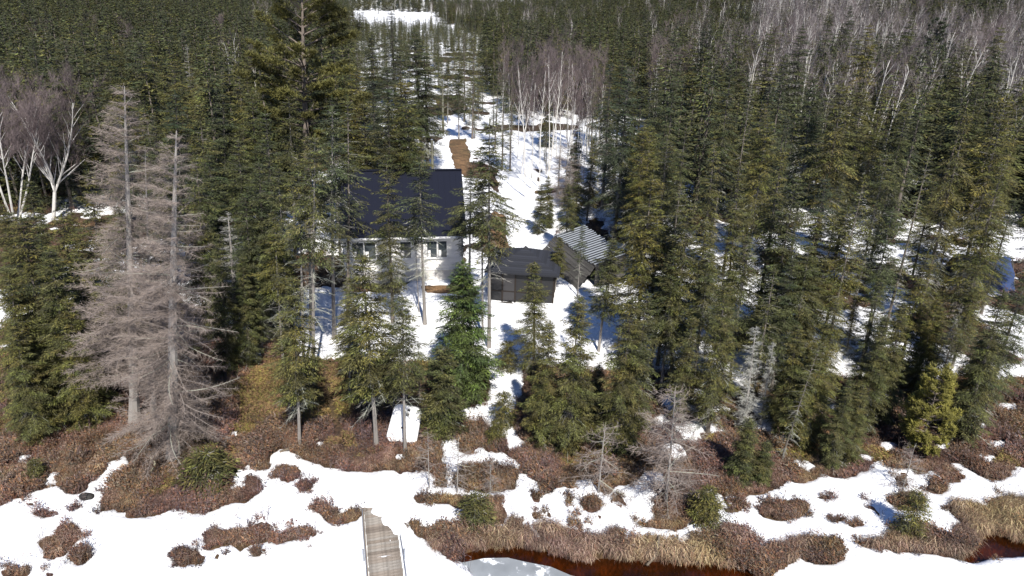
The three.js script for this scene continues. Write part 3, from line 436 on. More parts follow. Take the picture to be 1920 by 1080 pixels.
// screened gazebo
{
  const [ax, az] = spot(924, 567), [bx, bz] = spot(1043, 573), W = Math.hypot(bx - ax, bz - az), y0 = Math.min(land(ax, az), land(bx, bz)) + 0.02, G = thing('gazebo', 'dark screened gazebo with low hipped roof beside the snowy yard', 'gazebo', [(ax + bx) / 2, y0, (az + bz) / 2 - W * 0.45], Math.atan2(-(bz - az), bx - ax)), h = 2.25, q = W / 2, e = q + 0.32;
  mesh('deck', box(W + 0.3, 0.2, W * 0.9 + 0.3, 0, -0.02, 0), mats.grey[0], G);
  const side = [[0, q * 0.9, 0], [0, -q * 0.9, Math.PI], [q, 0, Math.PI / 2], [-q, 0, -Math.PI / 2]];
  for (const [x, z, t] of side) {
    const w = t % Math.PI === 0 ? W : W * 0.9, n = 5, m = new THREE.Matrix4().makeRotationY(t).setPosition(x, 0, z);
    for (let k = 0; k < n; k++) { const u = (k + 0.5) / n * w - w / 2, g = box(w / n - 0.1, h - 0.3, 0.02, u, h / 2 + 0.05, -0.03); g.applyMatrix4(m); const p = mesh('screen_panel', g, z > 0 && (k === 1) ? mats.screenPale : mats.screen, G); if (z > 0 && k === 1) p.userData.label = 'paler screen panel with pale things behind it';
      const r = box(w / n - 0.1, 0.07, 0.05, u, 0.85, -0.025); r.applyMatrix4(m); mesh('rail', r, mats.darkWood, p); }
    for (let k = 0; k < n; k++) { const g = box(0.1, h, 0.1, k / n * w - w / 2 + (k ? 0 : 0.05), h / 2, -0.03); g.applyMatrix4(m); mesh('post', g, mats.darkWood, G); }
    const g = box(w, 0.14, 0.12, 0, h + 0.02, -0.03); g.applyMatrix4(m); mesh('beam', g, mats.darkWood, G);
  }
  const rh = 1.0, ez = e * 0.92;
  const hip = [[[-e, ez], [e, ez]], [[e, ez], [e, -ez]], [[e, -ez], [-e, -ez]], [[-e, -ez], [-e, ez]]];
  hip.forEach(([[x0, z0], [x1, z1]], f) => {            // shingle courses stepping up each face
    const N = 13; const base = new THREE.BufferGeometry(), y1 = h + 0.04;
    base.setAttribute('position', new THREE.BufferAttribute(new Float32Array([x0, y1, z0, x1, y1, z1, 0, y1 + rh, 0, x0, y1 - 0.09, z0, x1, y1 - 0.09, z1, 0, y1 - 0.05, 0]), 3)); base.setIndex([0, 1, 2, 4, 3, 5, 0, 3, 4, 0, 4, 1]);
    const nn = base.toNonIndexed(); nn.computeVertexNormals(); const face = mesh('roof_face', nn, mats.shingle[f % 3], G);
    for (let k = 0; k < N; k++) { const a = k / N, b = (k + 1) / N, P = (x, z, s, o) => [x * (1 - s), y1 + rh * s + o, z * (1 - s)], g = new THREE.BufferGeometry();
      const v = [P(x0, z0, a, 0.022), P(x1, z1, a, 0.022), P(x1, z1, b, 0.006), P(x0, z0, b, 0.006), P(x0, z0, a, 0.001), P(x1, z1, a, 0.001)].flat(); g.setAttribute('position', new THREE.BufferAttribute(new Float32Array(v), 3)); g.setIndex([0, 1, 2, 0, 2, 3, 4, 5, 1, 4, 1, 0]); const q2 = g.toNonIndexed(); q2.computeVertexNormals(); mesh('shingle_course', q2, mats.shingle[(k + f) % 3], face); }
  });
  const cap = new THREE.ConeGeometry(0.22, 0.2, 4); cap.rotateY(Math.PI / 4); cap.translate(0, h + rh + 0.09, 0); mesh('finial', cap, mats.black, G);
  for (let k = 0; k < 2; k++) mesh('step', box(1.1, 0.12, 0.3, -q * 0.4, -0.02 - k * 0.1, q * 0.9 + 0.3 + k * 0.28), mats.grey[1], G);
  stand.push([G.position.x, G.position.z, 0]);
}
// long shed: slatted roof, one long side of sloping boards towards the gazebo
{
  const h0 = 1.75, [ax, az] = spot(1042, 440, h0), [bx, bz] = spot(1117, 497, h0), L = Math.hypot(bx - ax, bz - az), S = thing('shed', 'low grey plank shed with pale slatted roof right of gazebo', 'shed', [ax, Math.min(land(ax, az), land(bx, bz)) - 0.05, az], Math.atan2(-(bz - az), bx - ax)), Wd = 2.3, h1 = 2.3;
  // local x runs along the eave towards the camera, local -z away from the gazebo
  const n = 9, out = 1.5, fall = Math.hypot(h0, out), tip = Math.atan2(h0, out);
  for (let k = 0; k < n; k++) { const g = box(L + 0.1 * (k % 3), 0.03, fall / n - 0.012); g.translate(0, 0, (k + 0.5) * fall / n); g.rotateX(tip); g.translate(L / 2, h0 + 0.01 * (k % 2), 0.02); mesh('plank', g, mats.grey[k % 4], S); }
  for (let k = 0; k < 8; k++) { const w = Wd / 8, hh = h0 + (h1 - h0) * (k + 0.5) / 8 - 0.02; mesh('end_board', box(0.03, hh, w - 0.012, 0, hh / 2, -w * (k + 0.5)), mats.slat, S); mesh('end_board', box(0.03, hh, w - 0.012, L, hh / 2, -w * (k + 0.5)), mats.grey[k % 4], S); }
  mesh('back_wall', box(L, h1 - 0.05, 0.04, L / 2, h1 / 2, -Wd), mats.grey[0], S);
  const ang = Math.atan2(h1 - h0, Wd), len = Math.hypot(Wd, h1 - h0) + 0.1;
  const deck = box(L + 0.1, 0.03, len); deck.rotateX(ang); deck.translate(L / 2, (h0 + h1) / 2 - 0.02, -Wd / 2); const rf = mesh('roof', deck, mats.black, S);
  const m = 19; for (let k = 0; k < m; k++) { const g = box(0.09 + 0.03 * (k % 3 === 1), 0.05, len + 0.1 - 0.2 * (k % 4 === 2)); g.translate(0, 0.1, 0); g.rotateX(ang); g.translate((k + 0.5) / m * L, (h0 + h1) / 2 - 0.02, -Wd / 2); mesh('slat', g, mats.slat, rf); }
  mesh('fascia', box(L + 0.15, 0.12, 0.05, L / 2, h0 + 0.04, 0.05), mats.grey[2], S);
  stand.push([(ax + bx) / 2 + 1.5, (az + bz) / 2, 0]);
}
// snow-topped beam right of the shed
{ const [x, z] = spot(1168, 478), g = thing('fallen_beam', 'long square beam with snow on top lying right of the shed', 'beam', [x, land(x, z) + 0.1, z], -0.75); mesh('timber', box(3.4, 0.25, 0.25, 0, 0.28, 0), mats.grey[0], g); mesh('snow_cap', (() => { const q = new THREE.CapsuleGeometry(0.13, 3.1, 4, 8); q.rotateZ(Math.PI / 2); q.scale(1, 0.6, 1); q.translate(0, 0.42, 0); return q; })(), M({ color: C(0.88, 0.89, 0.91) }), g); for (const s of [-1.3, 1.3]) mesh('block', box(0.3, 0.5, 0.3, s, -0.08, 0), mats.grey[1], g); }
// blue tarp shelter among the spruces on the right
{
  const [x, z] = spot(1828, 533), T = thing('tarp_shelter', 'bright blue tarp shelter half hidden among the spruces', 'shelter', [x, land(x, z) - 0.05, z], -0.12), w = 3.6, hh = 2.3, dp = 2.0, N = 14, P = [], I = [];
  for (let j = 0; j <= 2 * N; j++) for (let i = 0; i <= N; i++) { const u = i / N - 0.5, s = j / N - 1, sag = 0.10 * Math.sin(i * 1.7 + j * 0.4) + 0.14 * fbm(i * 0.6, j * 0.35, 2); P.push(u * w + 0.06 * Math.sin(j), hh * (1 - Math.abs(s)) + sag * (1 - Math.abs(s)) * 0.8 + 0.06 - 0.16 * Math.sin(Math.PI * (u + 0.5)) * (1 - Math.abs(s)), -s * dp + sag * 0.6); }
  for (let j = 0; j < 2 * N; j++) for (let i = 0; i < N; i++) { const k = j * (N + 1) + i; I.push(k, k + 1, k + N + 1, k + 1, k + N + 2, k + N + 1); }
  const g = new THREE.BufferGeometry(); g.setAttribute('position', new THREE.BufferAttribute(new Float32Array(P), 3)); g.setIndex(I); g.computeVertexNormals(); mesh('tarp', g, mats.tarp, T);
  mesh('ridge_pole', (() => { const q = new THREE.CylinderGeometry(0.05, 0.05, w + 0.6, 8); q.rotateZ(Math.PI / 2); q.translate(0, hh - 0.1, 0); return q; })(), mats.grey[1], T);
  for (const s of [-1, 1]) for (const t of [-1, 1]) mesh('leg', (() => { const q = new THREE.CylinderGeometry(0.04, 0.05, Math.hypot(hh, dp * 0.85), 8); q.rotateX(t * Math.atan2(dp * 0.85, hh)); q.translate(s * (w / 2 + 0.12), hh / 2 - 0.05, -t * dp * 0.42); return q; })(), mats.grey[2], T);
}
// boardwalk on the ice
{
  const [ax, az] = spot(683, 957), [bx, bz] = spot(692, 1080), ux = bx - ax, uz = bz - az, L0 = Math.hypot(ux, uz), D = thing('boardwalk', 'weathered plank boardwalk running over snow towards the lake', 'boardwalk', [ax, 0.13, az], Math.atan2(-uz, ux)), Wd = 1.22, L = L0 + 3.5, R = rng(77), n = Math.round(L / 0.15);
  for (const z of [0.1, -Wd / 2, -Wd - 0.1 + 0.2]) mesh('stringer', box(L, 0.14, 0.06, L / 2, 0.08, z - 0.05), mats.plank[4], D);
  for (let k = 0; k < n; k++) { const g = box(0.138, 0.035, Wd * (0.985 + 0.03 * R())); g.rotateY((R() - 0.5) * 0.02); g.translate((k + 0.5) * L / n, 0.17 + 0.008 * R(), -Wd / 2 + (R() - 0.5) * 0.03); mesh('plank', g, mats.plank[Math.floor(R() * 5)], D); }
  const rail = (pts, r) => new THREE.TubeGeometry(new THREE.CatmullRomCurve3(pts.map((p) => new THREE.Vector3(...p))), 20, r, 6);
  mesh('side_rail', rail([[0.2, 0.2, 0.08], [1.6, 0.24, 0.1], [3, 0.2, 0.08], [L, 0.22, 0.09]], 0.02), mats.galv, D);
  mesh('side_rail', rail([[1.9, 0.2, -Wd - 0.08], [3, 0.24, -Wd - 0.1], [L, 0.22, -Wd - 0.08]], 0.02), mats.galv, D);
  for (const [x, z, h] of [[2.9, 0.15, 0.5], [3.1, -Wd - 0.14, 0.4]]) mesh('stake', (() => { const q = new THREE.CylinderGeometry(0.035, 0.035, h + 0.4, 8); q.translate(x, h / 2 - 0.1, z); return q; })(), mats.galv, D);
  // drifted snow on the landward right half, and small leftovers
  const lump = (x, z, a, b, h) => { const q = new THREE.SphereGeometry(1, 18, 8, 0, 6.2832, 0, Math.PI / 2), p = q.attributes.position; for (let i = 0; i < p.count; i++) { const k = 1 + 0.28 * fbm(p.getX(i) * 2.2 + x * 3, p.getZ(i) * 2.2 + z, 3); p.setXYZ(i, p.getX(i) * a * k, p.getY(i) * h, p.getZ(i) * b * k); } q.translate(x, 0.155, z); q.computeVertexNormals(); return q; };
  const white = M({ color: C(0.88, 0.89, 0.91), roughness: 0.85 });
  for (const [x, z, a, b, h] of [[0.35, -0.95, 0.5, 0.62, 0.16], [1.0, -1.1, 0.6, 0.42, 0.14], [1.55, -1.25, 0.45, 0.28, 0.1], [-0.1, -0.5, 0.3, 0.6, 0.12], [2.62, -0.55, 0.1, 0.45, 0.035], [3.0, -0.6, 0.13, 0.5, 0.04], [2.3, -0.35, 0.07, 0.12, 0.03], [2.2, -0.9, 0.05, 0.06, 0.04], [3.6, -0.5, 0.1, 0.4, 0.03], [1.75, -0.5, 0.07, 0.4, 0.02], [2.05, -0.85, 0.06, 0.3, 0.02], [2.45, -0.75, 0.05, 0.35, 0.02], [3.3, -0.9, 0.06, 0.25, 0.02], [1.35, -0.35, 0.05, 0.3, 0.02], [0.7, -0.3, 0.07, 0.22, 0.02], [3.85, -0.8, 0.06, 0.35, 0.02], [4.2, -0.4, 0.07, 0.3, 0.02]]) mesh('snow_drift', lump(x, z, a, b, h), white, D);
}
// white hull propped upright behind a slim trunk
{
  const [x, z] = spot(751, 838), B = thing('dinghy', 'small white dinghy hull propped upright behind a slim trunk', 'boat', [x, land(x, z), z - 0.1], 0.05), w = 1.36, h = 1.72, r = 0.3, s = new THREE.Shape();
  s.moveTo(-w / 2 + r, 0); s.lineTo(w / 2 - r, 0); s.quadraticCurveTo(w / 2, 0, w / 2 - 0.01, r); s.lineTo(w / 2 - 0.06, h - r); s.quadraticCurveTo(w / 2 - 0.08, h, w / 2 - r - 0.08, h); s.lineTo(-w / 2 + r + 0.08, h); s.quadraticCurveTo(-w / 2 + 0.08, h, -w / 2 + 0.06, h - r); s.lineTo(-w / 2 + 0.01, r); s.quadraticCurveTo(-w / 2, 0, -w / 2 + r, 0);
  const tilt = new THREE.Matrix4().makeRotationX(-0.45).multiply(new THREE.Matrix4().makeRotationZ(-0.2)), put = (g) => { g.applyMatrix4(tilt); g.translate(0, 0.16, 0); return g; };
  const hull = new THREE.ExtrudeGeometry(s, { depth: 0.16, bevelEnabled: true, bevelThickness: 0.07, bevelSize: 0.06, bevelSegments: 4, curveSegments: 8 }); hull.translate(0, 0, -0.16);
  mesh('hull', put(hull), mats.hull, B);
  const rim = new THREE.ExtrudeGeometry(s, { depth: 0.05, bevelEnabled: true, bevelThickness: 0.02, bevelSize: 0.09, bevelSegments: 2, curveSegments: 8 }); rim.translate(0, 0, -0.27); mesh('gunwale', put(rim), mats.black, B);
  mesh('strap', put(box(0.05, h * 0.55, 0.012, -0.02, h * 0.55, 0.075)), mats.galv, B);
  mesh('fitting', put(box(0.14, 0.1, 0.06, 0.06, h * 0.93, 0.09)), mats.black, B); mesh('fitting', put(box(0.13, 0.12, 0.06, 0.05, h * 0.8, 0.09)), mats.black, B); mesh('bracket', put(box(0.2, 0.06, 0.07, -0.04, h * 0.42, 0.09)), mats.grey[0], B);
  mesh('handle', put((() => { const q = new THREE.CapsuleGeometry(0.04, 0.26, 3, 8); q.rotateZ(-1.05); q.translate(-0.22, 0.0, 0.1); return q; })()), mats.black, B);
}
// utility poles behind the house, with a wire
{
  const tops = [];
  for (const [bx, by, ty, lab] of [[812, 372, 262, 'short pale pole rising just behind the dark house roof'], [831, 252, 150, 'taller pale utility pole beside the snowy track behind house']]) {
    const [x, z] = spot(bx, by), y0 = land(x, z), dist = Math.hypot(x, z), p = new THREE.Vector3(); let lo = 1, hi = 15; for (let k = 0; k < 25; k++) { const m = (lo + hi) / 2; p.set(x, y0 + m, z).applyMatrix4(camera.matrixWorldInverse); if (540 + p.y / p.z * FOCAL > ty) lo = m; else hi = m; }
    const P = thing('utility_pole', lab, 'pole', [x, y0 - 0.3, z], 0.3), c = new THREE.CylinderGeometry(0.12, 0.17, lo + 0.3, 10); c.translate(0, (lo + 0.3) / 2, 0); mesh('shaft', c, mats.pole, P);
    const cap = new THREE.CylinderGeometry(0.03, 0.125, 0.08, 10); cap.translate(0, lo + 0.34, 0); mesh('cap', cap, mats.galv, P);
    const ins = new THREE.CylinderGeometry(0.05, 0.07, 0.22, 8); ins.translate(0.16, lo + 0.05, 0); mesh('insulator', ins, mats.slat, P);
    tops.push(new THREE.Vector3(x + 0.14, y0 + lo, z));
  }
  const far = tops[1].clone().add(new THREE.Vector3(16, 3, -30)), sag = (a, b) => new THREE.CatmullRomCurve3([a, a.clone().lerp(b, 0.5).add(new THREE.Vector3(0, -0.5, 0)), b]);
  const wire = mesh('overhead_wire', new THREE.TubeGeometry(sag(tops[0], tops[1]), 20, 0.014, 4), mats.black, scene); wire.userData = { label: 'thin overhead wire slung between the two pale poles', category: 'wire' };
}
// grey boulder, drift logs and sticks
{
  const rock = (px, py, a, b, h, label) => { const [x, z] = spot(px, py), g = new THREE.IcosahedronGeometry(1, 3), p = g.attributes.position; for (let i = 0; i < p.count; i++) { const k = 1 + 0.3 * fbm(p.getX(i) * 1.5 + px, p.getZ(i) * 1.5 + p.getY(i), 3); p.setXYZ(i, p.getX(i) * a * k, p.getY(i) * h * k, p.getZ(i) * b * k); } g.computeVertexNormals(); const m = mesh('boulder', g, M({ color: C(0.06, 0.06, 0.065), map: litterMap }), scene); m.position.set(x, land(x, z) + h * 0.35 + 0.06, z); m.userData = { label, category: 'boulder' }; };
  rock(163, 936, 0.3, 0.2, 0.16, 'dark wet boulder poking out of snow near the shore');
  const log = (pts, r, label, mat, name = 'driftwood_log') => { const q = pts.map(([x, y, h]) => { const [a, b] = spot(x, y); return new THREE.Vector3(a, land(a, b) + h, b); }), g = new THREE.TubeGeometry(new THREE.CatmullRomCurve3(q), 14, r, 7), m = mesh(name, g, mat, scene); m.userData = { label, category: name === 'driftwood_log' ? 'log' : 'branch' }; };
  log([[525, 852, 0.15], [560, 842, 0.2], [597, 829, 0.18]], 0.055, 'pale barkless log lying at the foot of slim spruce', mats.rawWood);
  log([[637, 850, 0.2], [665, 868, 0.22]], 0.02, 'thin fallen stick lying in the red heath', mats.rawWood, 'fallen_branch');
  log([[1213, 1058, -0.05], [1228, 1046, 0.15], [1234, 1022, 0.5]], 0.05, 'crooked pale branch standing in water by the sedge bank', mats.rawWood, 'fallen_branch');
  log([[285, 868, 0.3], [292, 880, 0.25], [283, 892, 0.15]], 0.05, 'pale lichened branch lying left of the big larch foot', M({ color: C(0.55, 0.52, 0.36) }), 'fallen_branch');
}

// ------------------------------------------------------------------ single trees, nearest first
byFoot('larch', 0, 325, 864, 232, 'tallest bare grey larch in front, thick trunk at the heath edge', { lean: 0.1 });
byFoot('larch', 1, 252, 800, 150, 'bare larch close behind and left of the thick-trunked larch', { wide: 1.05, lean: 0.1 });
byFoot('larch', 1, 290, 790, 262, 'thin bare larch squeezed between the two larger larches', { wide: 0.6, lean: 0.08, turn: 2 });
byFoot('snag', 0, 444, 640, 400, 'small grey leafless conifer right of the big larches', { wide: 1.6 });
byFoot('bareleg', 2, 562, 840, 518, 'slim spruce on a bare trunk with a pale log at its foot', { wide: 1.05 });
byFoot('sparse', 0, 543, 800, 560, 'thin spruce just behind the slim spruce with the log', { wide: 0.8 });
byFoot('bareleg', 2, 706, 838, 478, 'yellow-green spruce with pale bare trunk left of the white dinghy', { wide: 1.25, lean: -0.03 });
byFoot('bareleg', 1, 760, 850, 556, 'slim grey-green spruce whose trunk crosses the white dinghy', { wide: 1.1, lean: 0.0 });
byFoot('fir', 0, 868, 745, 490, 'bright green full fir in front of the yard right of dinghy', { wide: 1.05, lean: 0 });
byFoot('sparse', 1, 790, 790, 640, 'low thin spruce between the dinghy and the bright fir', { wide: 1.1 });
byFoot('fir', 1, 835, 815, 650, 'small dull fir at the foot of the bright green fir', { wide: 1.1 });
byFoot('bareleg', 1, 917, 655, 225, 'tall spruce on twin-looking bare trunks left of the gazebo', { wide: 1.0, lean: 0.0 });
byFoot('mast', 1, 905, 640, 300, 'thinner bare trunk close behind the tall spruce left of gazebo', { wide: 0.8 });
byFoot('mast', 2, 797, 612, 300, 'spruce on thin bare trunk before the right house windows', { wide: 1.35, lean: 0 });
byFoot('mast', 1, 786, 590, 380, 'second thin trunk before the right house windows', { wide: 0.6 });
byFoot('spire', 5, 737, 608, 288, 'dense spruce standing before the middle of the house roof', { wide: 0.95, lean: 0 });
byFoot('mast', 0, 880, 575, 318, 'dark spruce at the right corner of the house', { wide: 1.35, lean: 0.02 });
byFoot('mast', 2, 868, 560, 400, 'thin dark trunk beside the right corner of the house', { wide: 0.7 });
byFoot('sparse', 0, 652, 600, 185, 'tall greyish spruce at the left corner of the house', { wide: 0.95 });
byFoot('mast', 2, 627, 640, 200, 'spruce with dark bare trunk left of the house corner', { wide: 1.1 });
byFoot('mast', 0, 588, 718, 250, 'very tall thin bare-trunked spruce over the mossy ground', { wide: 0.95 });
byFoot('mast', 1, 570, 712, 290, 'thin bare-trunked spruce beside the mossy ground', { wide: 0.9 });
byFoot('bareleg', 2, 655, 745, 520, 'dark-trunked spruce behind the yellow-green spruce', { wide: 0.9 });
byFoot('spire', 3, 1000, 705, 490, 'pointed spruce before the right side of the gazebo', { wide: 1.2 });
byFoot('full', 0, 1062, 845, 555, 'full spruce in the front clump below the gazebo', { wide: 0.95 });
byFoot('full', 2, 1018, 835, 600, 'spruce at the left of the front clump below the gazebo', { wide: 0.85 });
byFoot('fir', 1, 1110, 800, 680, 'dark pointed young fir in the front clump', { wide: 0.9 });
byFoot('bareleg', 2, 1040, 548, 445, 'short leaning spruce at the right edge of the gazebo', { wide: 1.3, lean: 0.05 });
byFoot('bareleg', 0, 1122, 662, 448, 'spruce on bare trunk in front of the slatted shed', { wide: 1.35, lean: 0.05 });
byFoot('sparse', 1, 1086, 695, 560, 'thin sparse spruce on the snow below the shed', { wide: 0.9 });
byFoot('sparse', 1, 1157, 690, 580, 'thin young trunk on snow right of the shed tree', { wide: 0.5 });
byFoot('full', 0, 1182, 850, 556, 'left of the twin-topped spruces right of the front clump', { tip: true, wide: 0.95 });
byFoot('spire', 0, 1212, 838, 547, 'right of the twin-topped spruces right of the front clump', { tip: true, wide: 1.0 });
byFoot('fir', 1, 1388, 900, 785, 'left of two small firs at the marsh edge', { wide: 1.1 });
byFoot('fir', 1, 1425, 905, 825, 'right of two small firs at the marsh edge', { wide: 1.1, turn: 2 });
byFoot('full', 1, 1592, 880, 708, 'left of two joined dark firs at the marsh edge', { tip: true, wide: 1.0 });
byFoot('full', 0, 1622, 872, 722, 'right of two joined dark firs at the marsh edge', { tip: true, wide: 0.9 });
byFoot('pine', 2, 1764, 850, 700, 'yellow-green bushy young pine behind the red heath', { tip: true, wide: 0.8 });
byFoot('larchlet', 0, 1248, 945, 725, 'small wide bare larch on the marsh snow');
byFoot('larchlet', 1, 1122, 925, 790, 'slender bare larch sapling below the front clump', { wide: 1.5 });
byFoot('larchlet', 1, 857, 925, 815, 'leafless larch sapling beside the snow channel', { wide: 1.1 });
byFoot('larchlet', 1, 805, 920, 800, 'leafless larch sapling below the white dinghy', { wide: 0.8, turn: 1 });
byFoot('larchlet', 1, 920, 935, 860, 'short leafless sapling on the round heath hummock', { wide: 1.2, turn: 3 });
byFoot('larchlet', 1, 1690, 925, 830, 'bare larch sapling in snow behind the yellowish sapling', { wide: 1.2, turn: 4 });
byFoot('sapling', 0, 1700, 1003, 925, 'yellowish spruce sapling on the sedge bank', { wide: 1.1 });
byFoot('sapling', 1, 69, 898, 862, 'tiny bright spruce sapling in the heath by left shore');
byFoot('sapling', 1, 392, 905, 845, 'round green spruce bush in heath right of big larch', { wide: 1.5 });
byFoot('sapling', 1, 893, 985, 930, 'dark green spruce bush above the sedge bank', { wide: 1.2, turn: 2 });
byFoot('sapling', 0, 1322, 978, 915, 'dark rounded spruce bush beside the small bare larch', { wide: 1.5 });
byFoot('sapling', 0, 945, 800, 735, 'small round spruce in the snow channel', { wide: 1.1 });
byFoot('sapling', 0, 930, 830, 790, 'tiny pale spruce at the lower snow channel', { wide: 1.4, turn: 4 });
byFoot('sapling', 0, 952, 695, 640, 'dark little spruce below the gazebo', { wide: 1.3, turn: 1 });
byFoot('sparse', 0, 1465, 862, 640, 'grey-trunked leaning spruce at the heath edge', { wide: 0.8, lean: 0.12 });
byFoot('snag', 1, 1395, 810, 610, 'silvery dead spruce covered in lichen twigs', { wide: 1.2 });
byFoot('snag', 1, 1425, 800, 640, 'second silvery dead spruce behind the two small firs', { wide: 1.0, turn: 2 });
byFoot('snag', 0, 1725, 730, 570, 'leaning dead grey trunk behind the yellow-green pine', { wide: 0.8, lean: 0.2 });
byFoot('snag', 0, 1828, 765, 560, 'pale dead trunk left of the rightmost big spruce', { wide: 0.6, lean: 0.22 });
byFoot('spire', 3, 1362, 812, 535, 'pointed olive spruce standing before the silvery dead spruces', { tip: true, wide: 1.1 });
byFoot('full', 2, 1738, 715, 474, 'conical dark spruce in the gap left of the blue tarp', { tip: true, wide: 1.1 });
byFoot('full', 0, 1700, 800, 568, 'spruce in front of the conical dark spruce', { tip: true, wide: 0.85 });
byFoot('spire', 3, 1838, 690, 495, 'narrow young spruce just below the blue tarp', { tip: true, wide: 1.1 });
byFoot('full', 1, 1885, 830, 545, 'big dark spruce at the right edge above the heath', { tip: true, wide: 1.05 });
byFoot('full', 1, 90, 790, 462, 'nearest full spruce at the left edge beside the larches', { tip: true, wide: 1.15 });
byFoot('full', 0, 38, 770, 402, 'tall full spruce at the left picture edge', { tip: true, wide: 1.0 });
byFoot('full', 1, 55, 660, 333, 'pointed spruce in front of the white multi-stemmed birch', { tip: true, wide: 0.9 });
byFoot('full', 0, 165, 640, 318, 'pointed spruce just right of the forked birch', { tip: true, wide: 0.85 });
byFoot('full', 2, 140, 740, 470, 'grey-based spruce between the left edge and the larches', { tip: true, wide: 0.9 });
byFoot('full', 2, 8, 800, 520, 'spruce cut by the left picture edge', { tip: true, wide: 0.9 });
byFoot('full', 1, 410, 700, 440, 'dark spruce right of the tallest larch', { tip: true, wide: 0.9 });
byFoot('spire', 1, 395, 560, 285, 'dense spruce rising right behind the tallest larch', { tip: true, wide: 1.2 });
byFoot('birchFork', 1, 30, 420, 165, 'white multi-stemmed birch at the left picture edge', { turn: 0.4, lean: 0.16 });
byFoot('birchFork', 0, 100, 412, 175, 'white birch forking into three limbs at the left', { turn: 1.2, lean: 0.14 });
byFoot('pine', 0, 583, 452, -45, 'huge olive pine towering over the trees left of house', { wide: 1.0 });
byTip('pine', 1, 1765, 35, 15, 'bluish-green pine on the right hillside', { wide: 1.1 });
byTip('snag', 0, 342, 82, 11, 'silvery dead spruce standing out in the dark left forest');
byTip('snag', 0, 518, 120, 11, 'grey dead spruce left of the huge olive pine', { turn: 2 });
{
  const group = 'spruces along the front of the right-hand forest', front = [[1296, 792, 590, 3, 'spire', 'olive spruce behind the small wide bare larch'], [1330, 745, 470, 1, 'bareleg', 'tall dark spruce left of the pointed olive spruce'], [1448, 778, 500, 0, 'sparse', 'tall spruce right of the silvery dead spruces'], [1500, 812, 610, 0, 'full', 'bushy spruce behind the grey-trunked leaning spruce'], [1545, 838, 640, 2, 'full', 'low bushy spruce left of the two joined firs'], [1660, 812, 590, 1, 'full', 'dense spruce right of the two joined firs'], [1655, 760, 520, 0, 'spire', 'pointed spruce behind the two joined firs'], [1800, 770, 590, 0, 'sparse', 'spruce right behind the yellow-green pine'], [1845, 812, 640, 2, 'full', 'low spruce between yellow-green pine and right edge'], [1925, 800, 500, 1, 'spire', 'tall spruce cut by the right picture edge'], [1268, 735, 470, 0, 'bareleg', 'spruce standing right of the twin-topped spruces'], [1405, 745, 445, 0, 'bareleg', 'tall spruce behind the silvery dead spruces'], [1570, 790, 560, 4, 'spire', 'olive spruce just left behind the two joined firs'], [1520, 740, 455, 1, 'bareleg', 'dark spruce high behind the leaning grey trunk'], [1765, 745, 575, 0, 'full', 'full spruce behind the yellow-green pine']];
  for (const [x, y, t, v, k, l] of front) byFoot(k, v, x, y, t, l, { wide: 1.05, tip: true });
}
for (const [k, v, x, y, t, l] of [['spire', 7, 1786, 585, 400, 'broad spruce just left of the blue tarp'], ['spire', 6, 1902, 590, 370, 'slim spruce just right of the blue tarp'], ['mast', 0, 1868, 575, 330, 'bare-trunked spruce crossing the blue tarp'], ['spire', 3, 1755, 530, 330, 'spruce left above the conical dark spruce'], ['spire', 8, 1900, 520, 260, 'ragged spruce above the right end of blue tarp'], ['full', 1, 70, 560, 385, 'dark spruce at the foot of the forked birch'], ['full', 0, 5, 570, 380, 'dark spruce at the foot of the multi-stemmed birch'], ['full', 2, 130, 550, 395, 'spruce right below the forked birch limbs'], ['spire', 0, 215, 560, 330, 'spruce showing through the top of the left larch'], ['mast', 2, 1092, 560, 420, 'thin spruce crossing the front of the slatted roof'], ['sparse', 1, 1150, 560, 430, 'sparse spruce at the right end of the slatted shed'], ['full', 2, 120, 690, 400, 'dense spruce between the two white birches, lower down'], ['full', 0, 15, 690, 395, 'dense spruce at the left edge below the birch'], ['full', 1, 200, 700, 430, 'dense spruce half hidden by the left larch'], ['full', 0, 25, 830, 600, 'lowest spruce at the left edge above the heath'], ['full', 2, 125, 800, 560, 'lichen-footed spruce just left of the larches'], ['full', 1, 455, 690, 480, 'full spruce left of the two thin bare trunks'], ['spire', 5, 495, 640, 380, 'spruce right of the small leafless conifer'], ['full', 0, 365, 640, 400, 'spruce showing through the right side of the larch'], ['full', 2, 285, 690, 440, 'spruce showing through between the larches']]) byFoot(k, v, x, y, t, l, { tip: true, wide: 1.0 });
// birches by the track behind the gazebo
{
  const label = 'white-stemmed birch in the grove beside the snowy track', group = 'birch grove beside the track';
  [[985, 372, 100, 0], [997, 356, 130, 3], [1028, 338, 78, 1], [1043, 300, 112, 0], [1083, 330, 178, 2], [1060, 345, 150, 3], [1100, 300, 120, 1], [970, 300, 118, 3], [1010, 290, 105, 0], [1120, 350, 118, 3], [1065, 280, 96, 1], [940, 262, 96, 0], [1012, 352, 120, 0], [1050, 320, 130, 3], [978, 330, 125, 0], [1072, 305, 110, 0], [1035, 285, 100, 3], [1108, 335, 150, 0], [955, 285, 120, 3], [1092, 290, 105, 1]].forEach(([x, y, t, v], i) => byFoot('birch', v, x, y, t, label, { group, lean: (i % 3 - 1) * 0.04, wide: 0.85 }));
}
